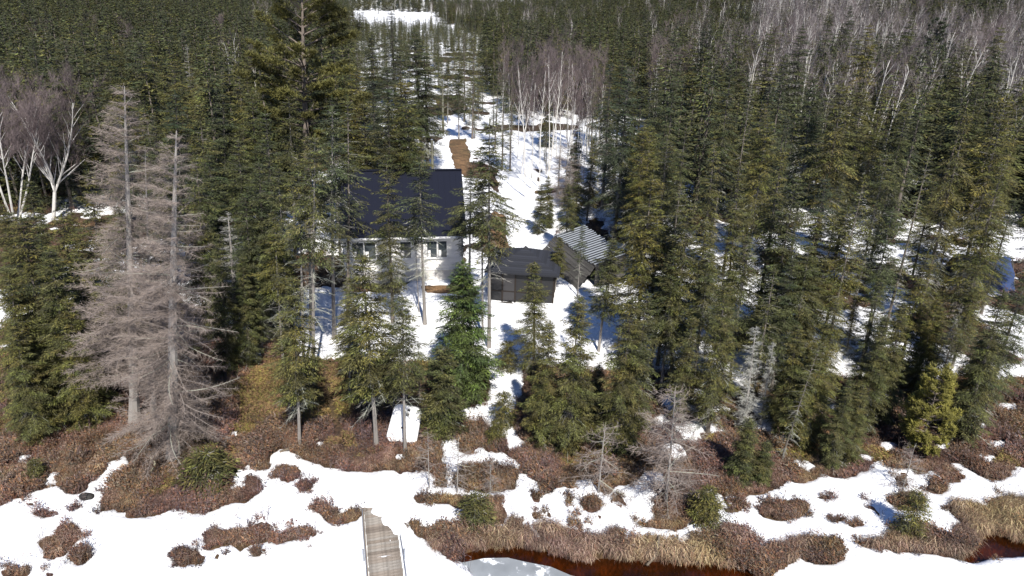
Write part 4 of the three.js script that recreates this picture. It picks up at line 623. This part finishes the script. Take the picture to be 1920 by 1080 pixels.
// the crowded right-hand and left-hand forest: tips as measured, heights as such trees have
const forestR = 'dark spruce in the crowded forest right of the track', gR = 'spruces of the right-hand forest';
[[1170, 108, 13, 1], [1150, 132, 12, 2], [1240, 100, 13, 0], [1258, 245, 11, 3], [1215, 235, 11, 1], [1290, 225, 12, 4], [1325, 55, 15, 1], [1308, 72, 14, 0], [1378, 118, 14, 0], [1352, 268, 12, 4], [1412, 145, 14, 1], [1405, 322, 11, 3], [1443, 222, 12, 3], [1478, 282, 12, 0], [1478, 412, 10, 3], [1520, 48, 16, 1], [1500, 330, 12, 4], [1548, 150, 14, 0], [1604, 8, 17, 1], [1592, 160, 14, 1], [1636, 168, 13, 3], [1664, 160, 12, 0], [1672, 282, 11, 3], [1706, 182, 13, 4], [1752, 268, 12, 1], [1830, 212, 13, 4], [1852, 140, 13, 0], [1882, 48, 16, 1], [1908, 180, 14, 1], [1896, 305, 12, 0], [1562, 330, 13, 1], [1625, 335, 12, 4], [1600, 390, 12, 1], [1555, 480, 9, 3], [1612, 556, 8, 3], [1530, 545, 8, 0], [1440, 520, 9, 4], [1340, 420, 10, 1], [1275, 335, 11, 1], [1228, 330, 11, 3], [1300, 380, 11, 0], [1540, 400, 11, 0], [1690, 390, 11, 1], [1385, 470, 9, 3], [1465, 610, 7.5, 0], [1290, 470, 9.5, 1], [1530, 640, 7, 2], [1250, 430, 10, 2], [1760, 560, 8, 3], [1660, 600, 7.5, 4], [1330, 610, 7.5, 2], [1495, 480, 9, 1], [1580, 610, 7.5, 1]].forEach(([x, y, h, v], i) => byTip(i % 5 === 2 ? 'bareleg' : i % 7 === 3 ? 'sparse' : 'spire', i % 3 === 1 ? 6 + i % 3 + (i % 2) : v, x, y, h, forestR, { group: gR, wide: 0.72 + 0.42 * pick() }));
[[1450, 62, 15, 0], [1560, 32, 16, 3], [1682, 62, 15, 5], [1722, 25, 17, 1], [1812, 80, 14, 0], [1860, 18, 17, 5], [1640, 45, 16, 4], [1482, 102, 14, 2], [1272, 150, 13, 1], [1203, 165, 12, 0], [1395, 60, 15, 5], [1345, 40, 16, 1], [1265, 60, 15, 0]].forEach(([x, y, h, v]) => byTip('spire', v, x, y, h, forestR, { group: gR, wide: 0.85 + 0.3 * pick() }));
const forestL = 'dark spruce in the crowded forest left of the house', gL = 'spruces of the left-hand forest';
[[235, 72, 14, 1], [262, 60, 14, 0], [395, 92, 13, 3], [432, 108, 13, 0], [385, 170, 12, 1], [478, 40, 14, 2], [300, 110, 13, 4], [180, 60, 14, 1], [130, 30, 15, 0], [90, 100, 13, 1], [40, 60, 14, 2], [205, 150, 12, 4], [450, 170, 12, 1], [520, 175, 12, 3], [480, 210, 12, 0], [350, 190, 12, 3], [300, 170, 12, 1], [420, 260, 11, 4], [455, 300, 11, 1], [505, 310, 11, 3], [545, 250, 12, 1], [615, 180, 12, 3], [640, 100, 13, 1], [205, 230, 11, 2], [500, 420, 8.5, 3], [470, 500, 7.5, 1], [440, 360, 9.5, 0], [345, 290, 11, 4], [270, 230, 11, 0]].forEach(([x, y, h, v]) => byTip(x > 485 && y > 150 ? 'mast' : 'spire', v, x, y, h, forestL, { group: gL, wide: 0.85 + 0.4 * pick() }));
const forestC = 'tall spruce of the stand behind the house roof', gC = 'spruces behind the house';
[[708, -12, 16, 1], [735, 22, 15, 2], [785, 55, 15, 1], [797, 80, 13.5, 4], [690, 60, 14, 0], [755, 150, 12, 3], [690, 150, 12, 2], [720, 190, 11.5, 0], [660, 130, 12, 4], [770, 190, 11.5, 1], [745, 100, 13, 5], [675, 190, 11, 3], [640, 190, 11, 5], [725, 120, 13, 1]].forEach(([x, y, h, v]) => byTip('spire', v, x, y, h, forestC, { group: gC, wide: 1.35 }));
const forestT = 'thin spruce scattered along the track towards the far bog', gT = 'thin spruces along the track';
[[838, 115, 9], [870, 45, 14], [886, 70, 13], [915, 18, 15], [930, 110, 11], [945, 130, 11], [860, 130, 9], [960, 150, 10], [1120, 125, 11], [1135, 112, 11]].forEach(([x, y, h], i) => byTip(i % 3 ? 'sparse' : 'bareleg', i, x, y, h, forestT, { group: gT, wide: 1.1 }));
[[1010, 440, 345], [1030, 430, 375], [1078, 430, 318], [1025, 420, 330], [1190, 470, 240]].forEach(([x, y, t], i) => byFoot('fir', 1, x, y, t, ['leftmost of the young firs between track and shed', 'small young fir on snow just above the shed', 'tallest young fir close behind the slatted shed', 'young fir nearest the birch trunks by the track', 'young fir in the spruces right of the shed'][i], { group: 'young firs by the shed', wide: 0.8, turn: i }));

[[1150, 470, 128, 1], [1100, 415, 262, 3], [1196, 505, 238, 5], [1172, 440, 190, 0], [1128, 395, 118, 2], [1222, 540, 262, 4], [1208, 420, 150, 1]].forEach(([x, y, t, v]) => byFoot('spire', v, x, y, t, forestR, { group: gR, wide: 1.0 }));
{
  const R = rng(555), group = 'thicket right of the track'; let n = 0;
  for (let k = 0; k < 200 && n < 26; k++) { const x = 985 + 200 * R(), y = 275 + 165 * R(); if (x < 1000 + (y - 275) * 0.28 || (x > 1035 && y > 415)) continue; const [gx, gz] = spot(x, y); if (nearStand(gx, gz, 1.5)) continue; const c = R(); byFoot(c < 0.35 ? 'fir' : c < 0.6 ? 'sparse' : c < 0.85 ? 'larchlet' : 'snag', c < 0.35 ? 1 : n, x, y, y - 45 - 70 * R(), 'thicket', { group, wide: c > 0.6 ? 1.3 : 0.85 }); n++; }
}
byFoot('bareleg', 0, 1060, 478, 345, 'thin spruce rising just behind the slatted shed', { wide: 1.2 });
[[960, 255, 160], [1062, 262, 190], [1115, 285, 200], [1020, 262, 205], [925, 245, 150], [890, 262, 160]].forEach(([x, y, t], i) => byFoot('sparse', i, x, y, t, forestT, { group: gT, wide: 1.1 }));
// ------------------------------------------------------------------ the wood between and beyond
const R2 = rng(99);
const clearing = [snowMid[0], snowMid[1], snowMid[2], snowMid[3], snowMid[4], bareMid[0], bareMid[1]];
// (the thicket above needs this too)
function nearStand(x, z, m) { for (const [a, b] of stand) if (Math.abs(a - x) < m && Math.abs(b - z) < m && (a - x) ** 2 + (b - z) ** 2 < m * m) return true; return false; }
{
  // single trees as far back as they can be told apart
  let made = 0, birches = 0;
  for (let k = 0; k < 6000 && made < 80; k++) {
    const d = 42 + 70 * R2(), u = (R2() - 0.5) * 1.62, x = u * d, z = -d; if (u > -0.27 && u < 0.16 && !(u > 0.1 && d > 75) && !(u < -0.2 && d > 62)) continue;
    if (u < -0.27 && d < 45) continue; if (u < -0.55 && d < 68) continue; if (u > 0.16 && d < 48 && u < 0.25) continue;
    if (nearStand(x, z, 3.0) || clearing.some((s) => inside(s, x, z) > -1.5) || Math.hypot(x - 36, z + 49) < 5) continue;
    if (u > 0.5 && u < 0.68 && d < 56) continue;
    const right = u > 0;
    tree(R2() < 0.6 ? 'spire' : R2() < 0.5 ? 'bareleg' : 'sparse', Math.floor(R2() * 9), x, z, 6.5 + 6.5 * R2(), right ? forestR : forestL, right ? gR : gL, { wide: 0.75 + 0.45 * R2() }); made++;
  }
  for (let k = 0; k < 4000 && birches < 34; k++) {
    const d = 75 + 130 * R2(), u = 0.02 + 0.78 * R2(), x = u * d, z = -d; if (nearStand(x, z, 2) || R2() > ss(-0.2, 0.3, fbm(x / 18, z / 18, 2) + 0.1)) continue; if (u < 0.2 && d > 112) continue;
    tree('birch', Math.floor(R2() * 4), x, z, u < 0.2 ? 8 + 2.5 * R2() : 10 + 4 * R2(), 'bare white birch on the slope of the right-hand hillside', 'birches on the right-hand slope', { lean: (R2() - 0.5) * 0.12 }); birches++;
  }
  for (let k = 0, n = 0; k < 500 && n < 7; k++) { const d = 75 + 80 * R2(), u = -0.3 - 0.5 * R2(), x = u * d, z = -d; if (nearStand(x, z, 2)) continue; n++; tree('birch', Math.floor(R2() * 4), x, z, 9 + 4 * R2(), 'bare white birch among the spruces of the left-hand forest', 'birches in the left-hand forest', { lean: (R2() - 0.5) * 0.12 }); }
}
// each tree of the crowded stands is told by its place among those beside a landmark
{
  const small = [[1010, 330, 'in the thicket near the track'], [1090, 330, 'in mid thicket behind shed'], [1160, 360, 'in the thicket beyond shed']];
  const marks = { fir: small, larch: small, 'dead tree': small, spruce: [[1850, 470, 'around the blue tarp'], [1775, 720, 'behind the yellow-green pine'], [1600, 660, 'behind the two joined firs'], [1410, 600, 'around the silvery dead spruces'], [1290, 540, 'right of the twin-topped spruces'], [1200, 400, 'right of the slatted shed'], [1150, 160, 'right of the birch grove'], [1765, 150, 'around the bluish pine'], [1910, 200, 'at the upper right edge'], [1660, 400, 'left of the blue tarp'], [1500, 420, 'in the middle of the right-hand forest'], [1340, 330, 'up the slope behind the twin-topped spruces'], [1340, 90, 'at the top of the right-hand forest'], [1540, 90, 'left of the bluish pine'], [1480, 230, 'on the middle of the right-hand slope'], [1650, 250, 'below the bluish pine'],
    [90, 280, 'around the two big white birches'], [60, 60, 'in the upper left corner'], [60, 170, 'above the two big white birches'], [170, 110, 'between the upper left corner and the larches'], [270, 60, 'above the tall bare larches'], [280, 240, 'behind the tall bare larches'], [370, 60, 'beside the silvery dead tree in left forest'], [460, 120, 'left of the huge olive pine'], [430, 300, 'right of the tall bare larches'], [560, 300, 'below the huge olive pine'], [490, 460, 'left of the bare-trunked spruces by moss'], [640, 160, 'right of the huge olive pine'], [740, 90, 'behind the dark house roof'], [900, 120, 'along the track to the far bog'], [1060, 220, 'among the birch grove']],
    birch: [[1000, 150, 'at the track end of the birch grove'], [1080, 150, 'at the shed end of the birch grove'], [1200, 130, 'above the slatted shed'], [1340, 60, 'at the top of the right-hand forest'], [1500, 60, 'left of the bluish pine'], [1640, 60, 'just left above the bluish pine'], [1800, 60, 'right of the bluish pine'], [1900, 30, 'in the upper right corner'], [1890, 110, 'below the upper right corner'], [150, 80, 'in the upper left forest'], [450, 60, 'left of the huge olive pine'], [1400, 200, 'in the gap of the right-hand forest'], [1850, 250, 'on the slope above the blue tarp']] };
  const NOUN = { birch: ['bare white birch ', 'bare white birches '], spruce: ['dark spruce ', 'dark spruces '], fir: ['young fir ', 'young firs '], larch: ['bare larch sapling ', 'bare larch saplings '], 'dead tree': ['grey dead tree ', 'grey dead trees '] };
  const nth = ['leftmost', 'second', 'third', 'fourth', 'fifth', 'sixth', 'seventh', 'eighth', 'ninth', 'tenth', 'eleventh', 'twelfth', 'thirteenth', 'fourteenth', 'fifteenth', 'sixteenth', 'seventeenth', 'eighteenth', 'nineteenth', 'twentieth'], cells = {}, p = new THREE.Vector3();
  for (const g of scene.children) {
    const c = g.userData.category; if (!g.userData.group || !marks[c] || g.userData.group === 'young firs by the shed') continue;
    p.set(g.position.x, g.position.y + g.scale.y * (c === 'birch' ? 11 : marks[c] === small ? 4 : 12), g.position.z).applyMatrix4(camera.matrixWorldInverse);
    const x = 960 - p.x / p.z * FOCAL, y = 540 + p.y / p.z * FOCAL; let best = null, bd = 1e9;
    for (const m of marks[c]) { const d = (m[0] - x) ** 2 + (m[1] - y) ** 2; if (d < bd) { bd = d; best = m[2]; } }
    (cells[c + '|' + best] ||= []).push([x, g]);
  }
  for (const [key, list] of Object.entries(cells)) { const [c, where] = key.split('|'); list.sort((q, w) => q[0] - w[0]).forEach(([, g], i) => { g.userData.label = (i === 0 ? 'leftmost ' : nth[Math.min(i, 19)] + ' from left of the ') + NOUN[c][i === 0 ? 0 : 1] + where; g.userData.group = NOUN[c][1] + where; }); }
}
// the far wood that reads as one mass
{
  const lowS = [0, 1, 2, 3].map((i) => spruce({ seed: 1000 + i, h: 10, r: 1.75, cb: 0.8, green: [0, 1, 2, 4][i], fill: 0.55, nb: 6, sp: 0.48, dead: 0, bl: 1.9, shaggy: 0.6 })), lowB = [0, 1].map((i) => birch({ seed: 1100 + i, h: 11, stems: i + 1, spread: 0.1, twigs: 0.2, tw: 0.011, r: 0.13, low: 0.45, twig: [0.18, 0.156, 0.158] }));
  console.log('far tree triangles', lowS.map((t) => t.tris), lowB.map((t) => t.tris));
  const lists = { s0: [], s1: [], s2: [], s3: [], b0: [], b1: [] }, m4 = new THREE.Matrix4(), q = new THREE.Quaternion(), Y = new THREE.Vector3(0, 1, 0);
  const put = (key, x, z, s, w) => { q.setFromAxisAngle(Y, R2() * 6.283); lists[key].push(m4.clone().compose(new THREE.Vector3(x, land(x, z) - 0.05, z), q, new THREE.Vector3(s * w, s, s * w))); };
  for (let d = 60; d < 1250; d += d < 300 ? 2.6 : d < 700 ? 3.6 : 5) {
    const step = d < 300 ? 2.7 : d < 700 ? 3.6 : 5;
    for (let x = -0.86 * d; x < 0.86 * d; x += step) {
      const X = x + (R2() - 0.5) * step, Z = -d - (R2() - 0.5) * step, u = X / -Z, edge = fbm(X / 30, Z / 30, 2) * 0.05;
      const open = u > -0.25 + edge && u < -0.03 + edge - 0.06 * ss(250, 400, d);                       // the open bog and lake seen past the house
      if (open && d > 390 + edge * 300 && d < 700 + edge * 400) continue;          // the frozen lake
      if (d < 112 && nearStand(X, Z, 1.8)) continue;
      if (d < 82 && u > -0.3 && u < 0.2) continue;
      if (d < 125 && clearing.some((s) => inside(s, X, Z) > -2)) continue;
      if (open && d < 700) { if (R2() < (d < 110 ? 0.12 : d < 200 ? 0.34 : d < 300 ? 0.6 : 0.85)) put('s' + Math.floor(R2() * 4), X, Z, 0.3 + 0.4 * R2(), 1.2); continue; }
      const grove = u > -0.06 && u < 0.2 && d < 118;                         // birch thicket beyond the track: more open
      if (grove && R2() < 0.62) continue;
      const b = fbm(X / 30 + 3, Z / 30, 3) + (u > 0.16 ? 0.1 * ss(0.2, 0.35, u) : u < -0.2 ? -0.4 : -0.1) - (d > 600 ? 0.3 : 0) + (grove ? 0.5 : 0) - 0.55 * ss(112, 122, d) * ss(0.36, 0.26, u) * (u > -0.06 ? 1 : 0);
      if (b > 0.17 ? R2() < 0.7 : R2() < (u < -0.2 ? 0.012 : 0.04)) { if (R2() < (u > 0.2 ? 0.85 : 0.42)) put('b' + Math.floor(R2() * 2), X, Z, (0.85 + 0.4 * R2()) * (grove ? 0.72 : 1), 1); }
      else if (R2() < 0.9) put('s' + Math.floor(R2() * 4), X, Z, 0.7 + 0.7 * R2(), 1.15 + 0.35 * R2());
    }
  }
  let total = 0;
  const inst = (name, geo, mat, list, parent) => { const im = new THREE.InstancedMesh(geo, mat, list.length); list.forEach((m, i) => im.setMatrixAt(i, m)); im.name = name; im.castShadow = im.receiveShadow = true; parent.add(im); total += list.length; return im; };
  for (const [nm, lab, keys] of [['far_spruce_forest', 'dark mass of spruce forest covering the far plain and hills', ['s0', 's1', 's2', 's3']], ['far_birch_forest', 'pinkish mass of bare birches on the far slopes', ['b0', 'b1']]]) {
    const g = new THREE.Group(); g.name = nm; g.userData = { kind: 'stuff', label: lab, category: 'forest' }; scene.add(g);
    for (const k of keys) { const t = (k[0] === 's' ? lowS : lowB)[+k[1]]; inst('crown', t.crown, k[0] === 's' ? foliageMat : twigMat, lists[k], g); inst('trunk', t.trunk, barkMat, lists[k], g); }
  }
  console.log('far instances', total, 'things', stand.length);
}

// ------------------------------------------------------------------ heath, sedge and brush
{
  const R = rng(31);
  const heathClump = (seed, cols, h, n, leaves) => { const t = new Tris(), r = rng(seed); for (let k = 0; k < n; k++) { const a = r() * 6.283, s = 0.25 + 0.75 * r(), l = h * (0.5 + 0.7 * r()), x = (r() - 0.5) * 0.35, z = (r() - 0.5) * 0.35, c = cols[Math.floor(r() * cols.length)], dx = Math.cos(a) * s * l * 0.7, dz = Math.sin(a) * s * l * 0.7; t.blade(x, -0.03, z, dx, l, dz, 0.008 * Math.sin(a), 0, -0.008 * Math.cos(a), c, 0.7 + 0.6 * r());
    for (let m = 0; m < leaves; m++) { const u = 0.35 + 0.65 * r(), a2 = r() * 6.283, q = 0.05 + 0.07 * r(); t.blade(x + dx * u, l * u, z + dz * u, Math.cos(a2) * q, q * (r() - 0.2), Math.sin(a2) * q, -Math.sin(a2) * 0.014, 0.008, Math.cos(a2) * 0.014, c, 0.6 + 0.8 * r()); } } return t.geo(); };
  const sedge = (seed, cols, h, n) => { const t = new Tris(), r = rng(seed); for (let k = 0; k < n; k++) { const a = r() * 6.283, l = h * (0.6 + 0.7 * r()), b = 0.35 + 0.8 * r(), x = (r() - 0.5) * 0.3, z = (r() - 0.5) * 0.3, c = cols[Math.floor(r() * cols.length)], k1 = 0.75 + 0.5 * r(), mx = x + Math.cos(a) * b * l * 0.35, mz = z + Math.sin(a) * b * l * 0.35, my = l * 0.7, sx = -Math.sin(a) * 0.007, sz = Math.cos(a) * 0.007;
    t.tri(x - sx, -0.03, z - sz, x + sx, -0.03, z + sz, mx + sx, my, mz + sz, c[0] * k1, c[1] * k1, c[2] * k1); t.blade(mx, my, mz, Math.cos(a) * b * l * 0.5, l * (0.25 - 0.6 * b), Math.sin(a) * b * l * 0.5, sx, 0, sz, c, k1); } return t.geo(); };
  const reds = [[0.17, 0.078, 0.050], [0.13, 0.068, 0.046], [0.21, 0.115, 0.062], [0.15, 0.105, 0.078]], purples = [[0.145, 0.108, 0.096], [0.18, 0.142, 0.12], [0.125, 0.078, 0.066]], tans = [[0.34, 0.235, 0.155], [0.26, 0.17, 0.115], [0.40, 0.30, 0.21], [0.20, 0.12, 0.085], [0.15, 0.09, 0.07]], olives = [[0.19, 0.16, 0.045], [0.22, 0.165, 0.06], [0.18, 0.11, 0.05]];
  const kinds = { red: heathClump(1, reds, 0.21, 36, 5), red2: heathClump(2, reds.concat(purples), 0.28, 32, 4), brush: heathClump(3, purples.concat(reds), 0.62, 46, 2), moss: heathClump(4, olives, 0.14, 26, 5), tan: sedge(5, tans, 0.42, 64), stray: heathClump(7, purples, 0.75, 9, 1), tan2: sedge(6, tans.concat(reds.slice(0, 2)), 0.32, 60) }, L = { red: [], red2: [], brush: [], moss: [], tan: [], tan2: [], stray: [] }, T = { red: [], red2: [], brush: [], moss: [], tan: [], tan2: [], stray: [] };
  const q = new THREE.Quaternion(), Y = new THREE.Vector3(0, 1, 0), add = (k, x, z, s) => { q.setFromAxisAngle(Y, R() * 6.283); T[k].push([x, z]); L[k].push(new THREE.Matrix4().compose(new THREE.Vector3(x, groundHeight(x, z), z), q, new THREE.Vector3(s, s * (0.8 + 0.4 * R()), s))); };
  for (let k = 0; k < 66000; k++) {
    const d = 18.5 + 18 * Math.pow(R(), 0.85), x = (R() - 0.5) * 2.2 * d, z = -d, v = snowField(x, z); if (water(x, z) > 0.05) continue; if (v > -0.1) { if (v < 0.22 && R() < 0.1) add(R() < 0.5 ? 'red2' : 'stray', x, z, 0.45 + 0.7 * R()); continue; }
    const lift = 0.45 + 0.95 * noise(x * 1.3 + 5, z * 1.3) * (0.6 + 0.6 * R());
    const bank = inside(bareIslands[bareIslands.length - 2], x, z) > -0.2 || inside(bareIslands[bareIslands.length - 1], x, z) > -0.2, n = fbm(x / 1.6 + 7, z / 1.6, 3), m = inside(mossy, x, z) + n, edge = v > -0.9 ? 1 : 0;
    if (inside(pathWorn, x, z) > 0) continue;
    if (m > 0) { if (R() < 0.75) add('moss', x, z, 0.8 + 0.6 * R()); else add('red', x, z, 0.5 + 0.4 * R()); continue; }
    if (bank) { add(n > 0.18 ? (R() < 0.6 ? 'red' : 'red2') : n > 0.1 && R() < 0.2 ? 'brush' : R() < 0.55 ? 'tan' : 'tan2', x, z, (0.6 + 0.7 * R()) * (0.8 + 0.5 * noise(x * 1.1, z * 1.1))); continue; }
    if (d < 27 && edge && n < 0.0) add(R() < 0.5 ? 'tan2' : 'red', x, z, 0.55 + 0.5 * R());
    else if (n < -0.3) add('moss', x, z, 0.9 + 0.6 * R());
    else if (n > 0.3 && R() < 0.3) add('brush', x, z, 0.6 + 0.5 * R());
    else { const c = R(); add(c < 0.5 ? 'red' : c < 0.85 ? 'red2' : c < 0.93 ? 'tan2' : 'stray', x, z, lift * 1.15); }
  }
  for (let k = 0; k < 9000; k++) { const d = 36 + 45 * R(), x = (R() - 0.5) * 1.7 * d, z = -d; if (snowField(x, z) > 0.05 || drive.some((s) => inside(s, x, z) > -0.3) || (Math.abs(x - 1.5) < 7 && Math.abs(z + 46) < 7) || (x > -14 && x < -2 && z < -42 && z > -58)) continue; const a = R(); if (a < 0.4) add('brush', x, z, 0.7 + 0.6 * R()); else add(a < 0.7 ? 'red2' : 'moss', x, z, 0.9 + 0.7 * R()); }
  { // needles, cones and twigs dropped on the snow
    const g = new Tris(), r = rng(8); for (let k = 0; k < 9; k++) { const q = r() * 6.283, l = 0.03 + 0.12 * r() * r(), x = (r() - 0.5) * 0.7, z = (r() - 0.5) * 0.7; g.stick([x, 0.012, z], [x + Math.cos(q) * l, 0.02 + 0.03 * r(), z + Math.sin(q) * l], 0.006, 0.003, 3, [0.09, 0.065, 0.05]); }
    const list = []; for (let k = 0; k < 26000 && list.length < 5200; k++) { const d = 21 + 45 * R(), x = (R() - 0.5) * 1.9 * d, z = -d, v = snowField(x, z); if (v < 0.1 || R() > 0.25 + 0.75 * ss(28, 36, d) + (v < 0.6 ? 0.4 : 0)) continue; q.setFromAxisAngle(Y, R() * 6.283); list.push(new THREE.Matrix4().compose(new THREE.Vector3(x, groundHeight(x, z) + snowDepth(v) + (fbm(x * 1.7 + 5, z * 1.7, 3) * 0.035 + fbm(x * 0.35, z * 0.35, 2) * 0.04) * ss(0.1, 0.8, v), z), q, new THREE.Vector3(1, 1, 1))); }
    const im = new THREE.InstancedMesh(g.geo(), twigMat, list.length); list.forEach((m, i) => im.setMatrixAt(i, m)); im.name = 'fallen_twigs'; im.castShadow = im.receiveShadow = true; im.userData = { kind: 'stuff', label: 'fallen needles and twigs strewn on the snow', category: 'litter' }; scene.add(im);
  }
  const stuff = (name, label, keys, cat) => { const g = new THREE.Group(); g.name = name; g.userData = { kind: 'stuff', label, category: cat }; scene.add(g); for (const k of keys) { const im = new THREE.InstancedMesh(kinds[k], twigMat, L[k].length); L[k].forEach((m, i) => { im.setMatrixAt(i, m); const [x, z] = T[k][i], v = 0.55 + 0.75 * hash(i, 77) + 0.5 * fbm(x * 0.9 + 3, z * 0.9, 3), w = fbm(x * 0.5 + 60, z * 0.5, 3) * 0.5 + (hash(i, 5) - 0.5) * 0.3; im.setColorAt(i, C(v * (1 + 0.25 * w), v * (1 + 0.5 * Math.max(-0.3, w)), v * (1 - 0.35 * Math.max(-0.1, w)))); }); im.name = 'clumps'; im.castShadow = im.receiveShadow = true; g.add(im); } };
  stuff('heath', 'reddish-brown low heath shrubs covering the shore and hummocks', ['red', 'red2', 'brush', 'stray'], 'heath'); stuff('moss_cover', 'olive moss and crowberry on the open ground', ['moss'], 'ground cover'); stuff('sedge_grass', 'dry tan sedge along the bank and hummocks', ['tan', 'tan2'], 'grass');
  console.log('clumps', Object.entries(L).map(([k, l]) => k + ' ' + l.length).join(', '));
}
renderer.render(scene, camera);
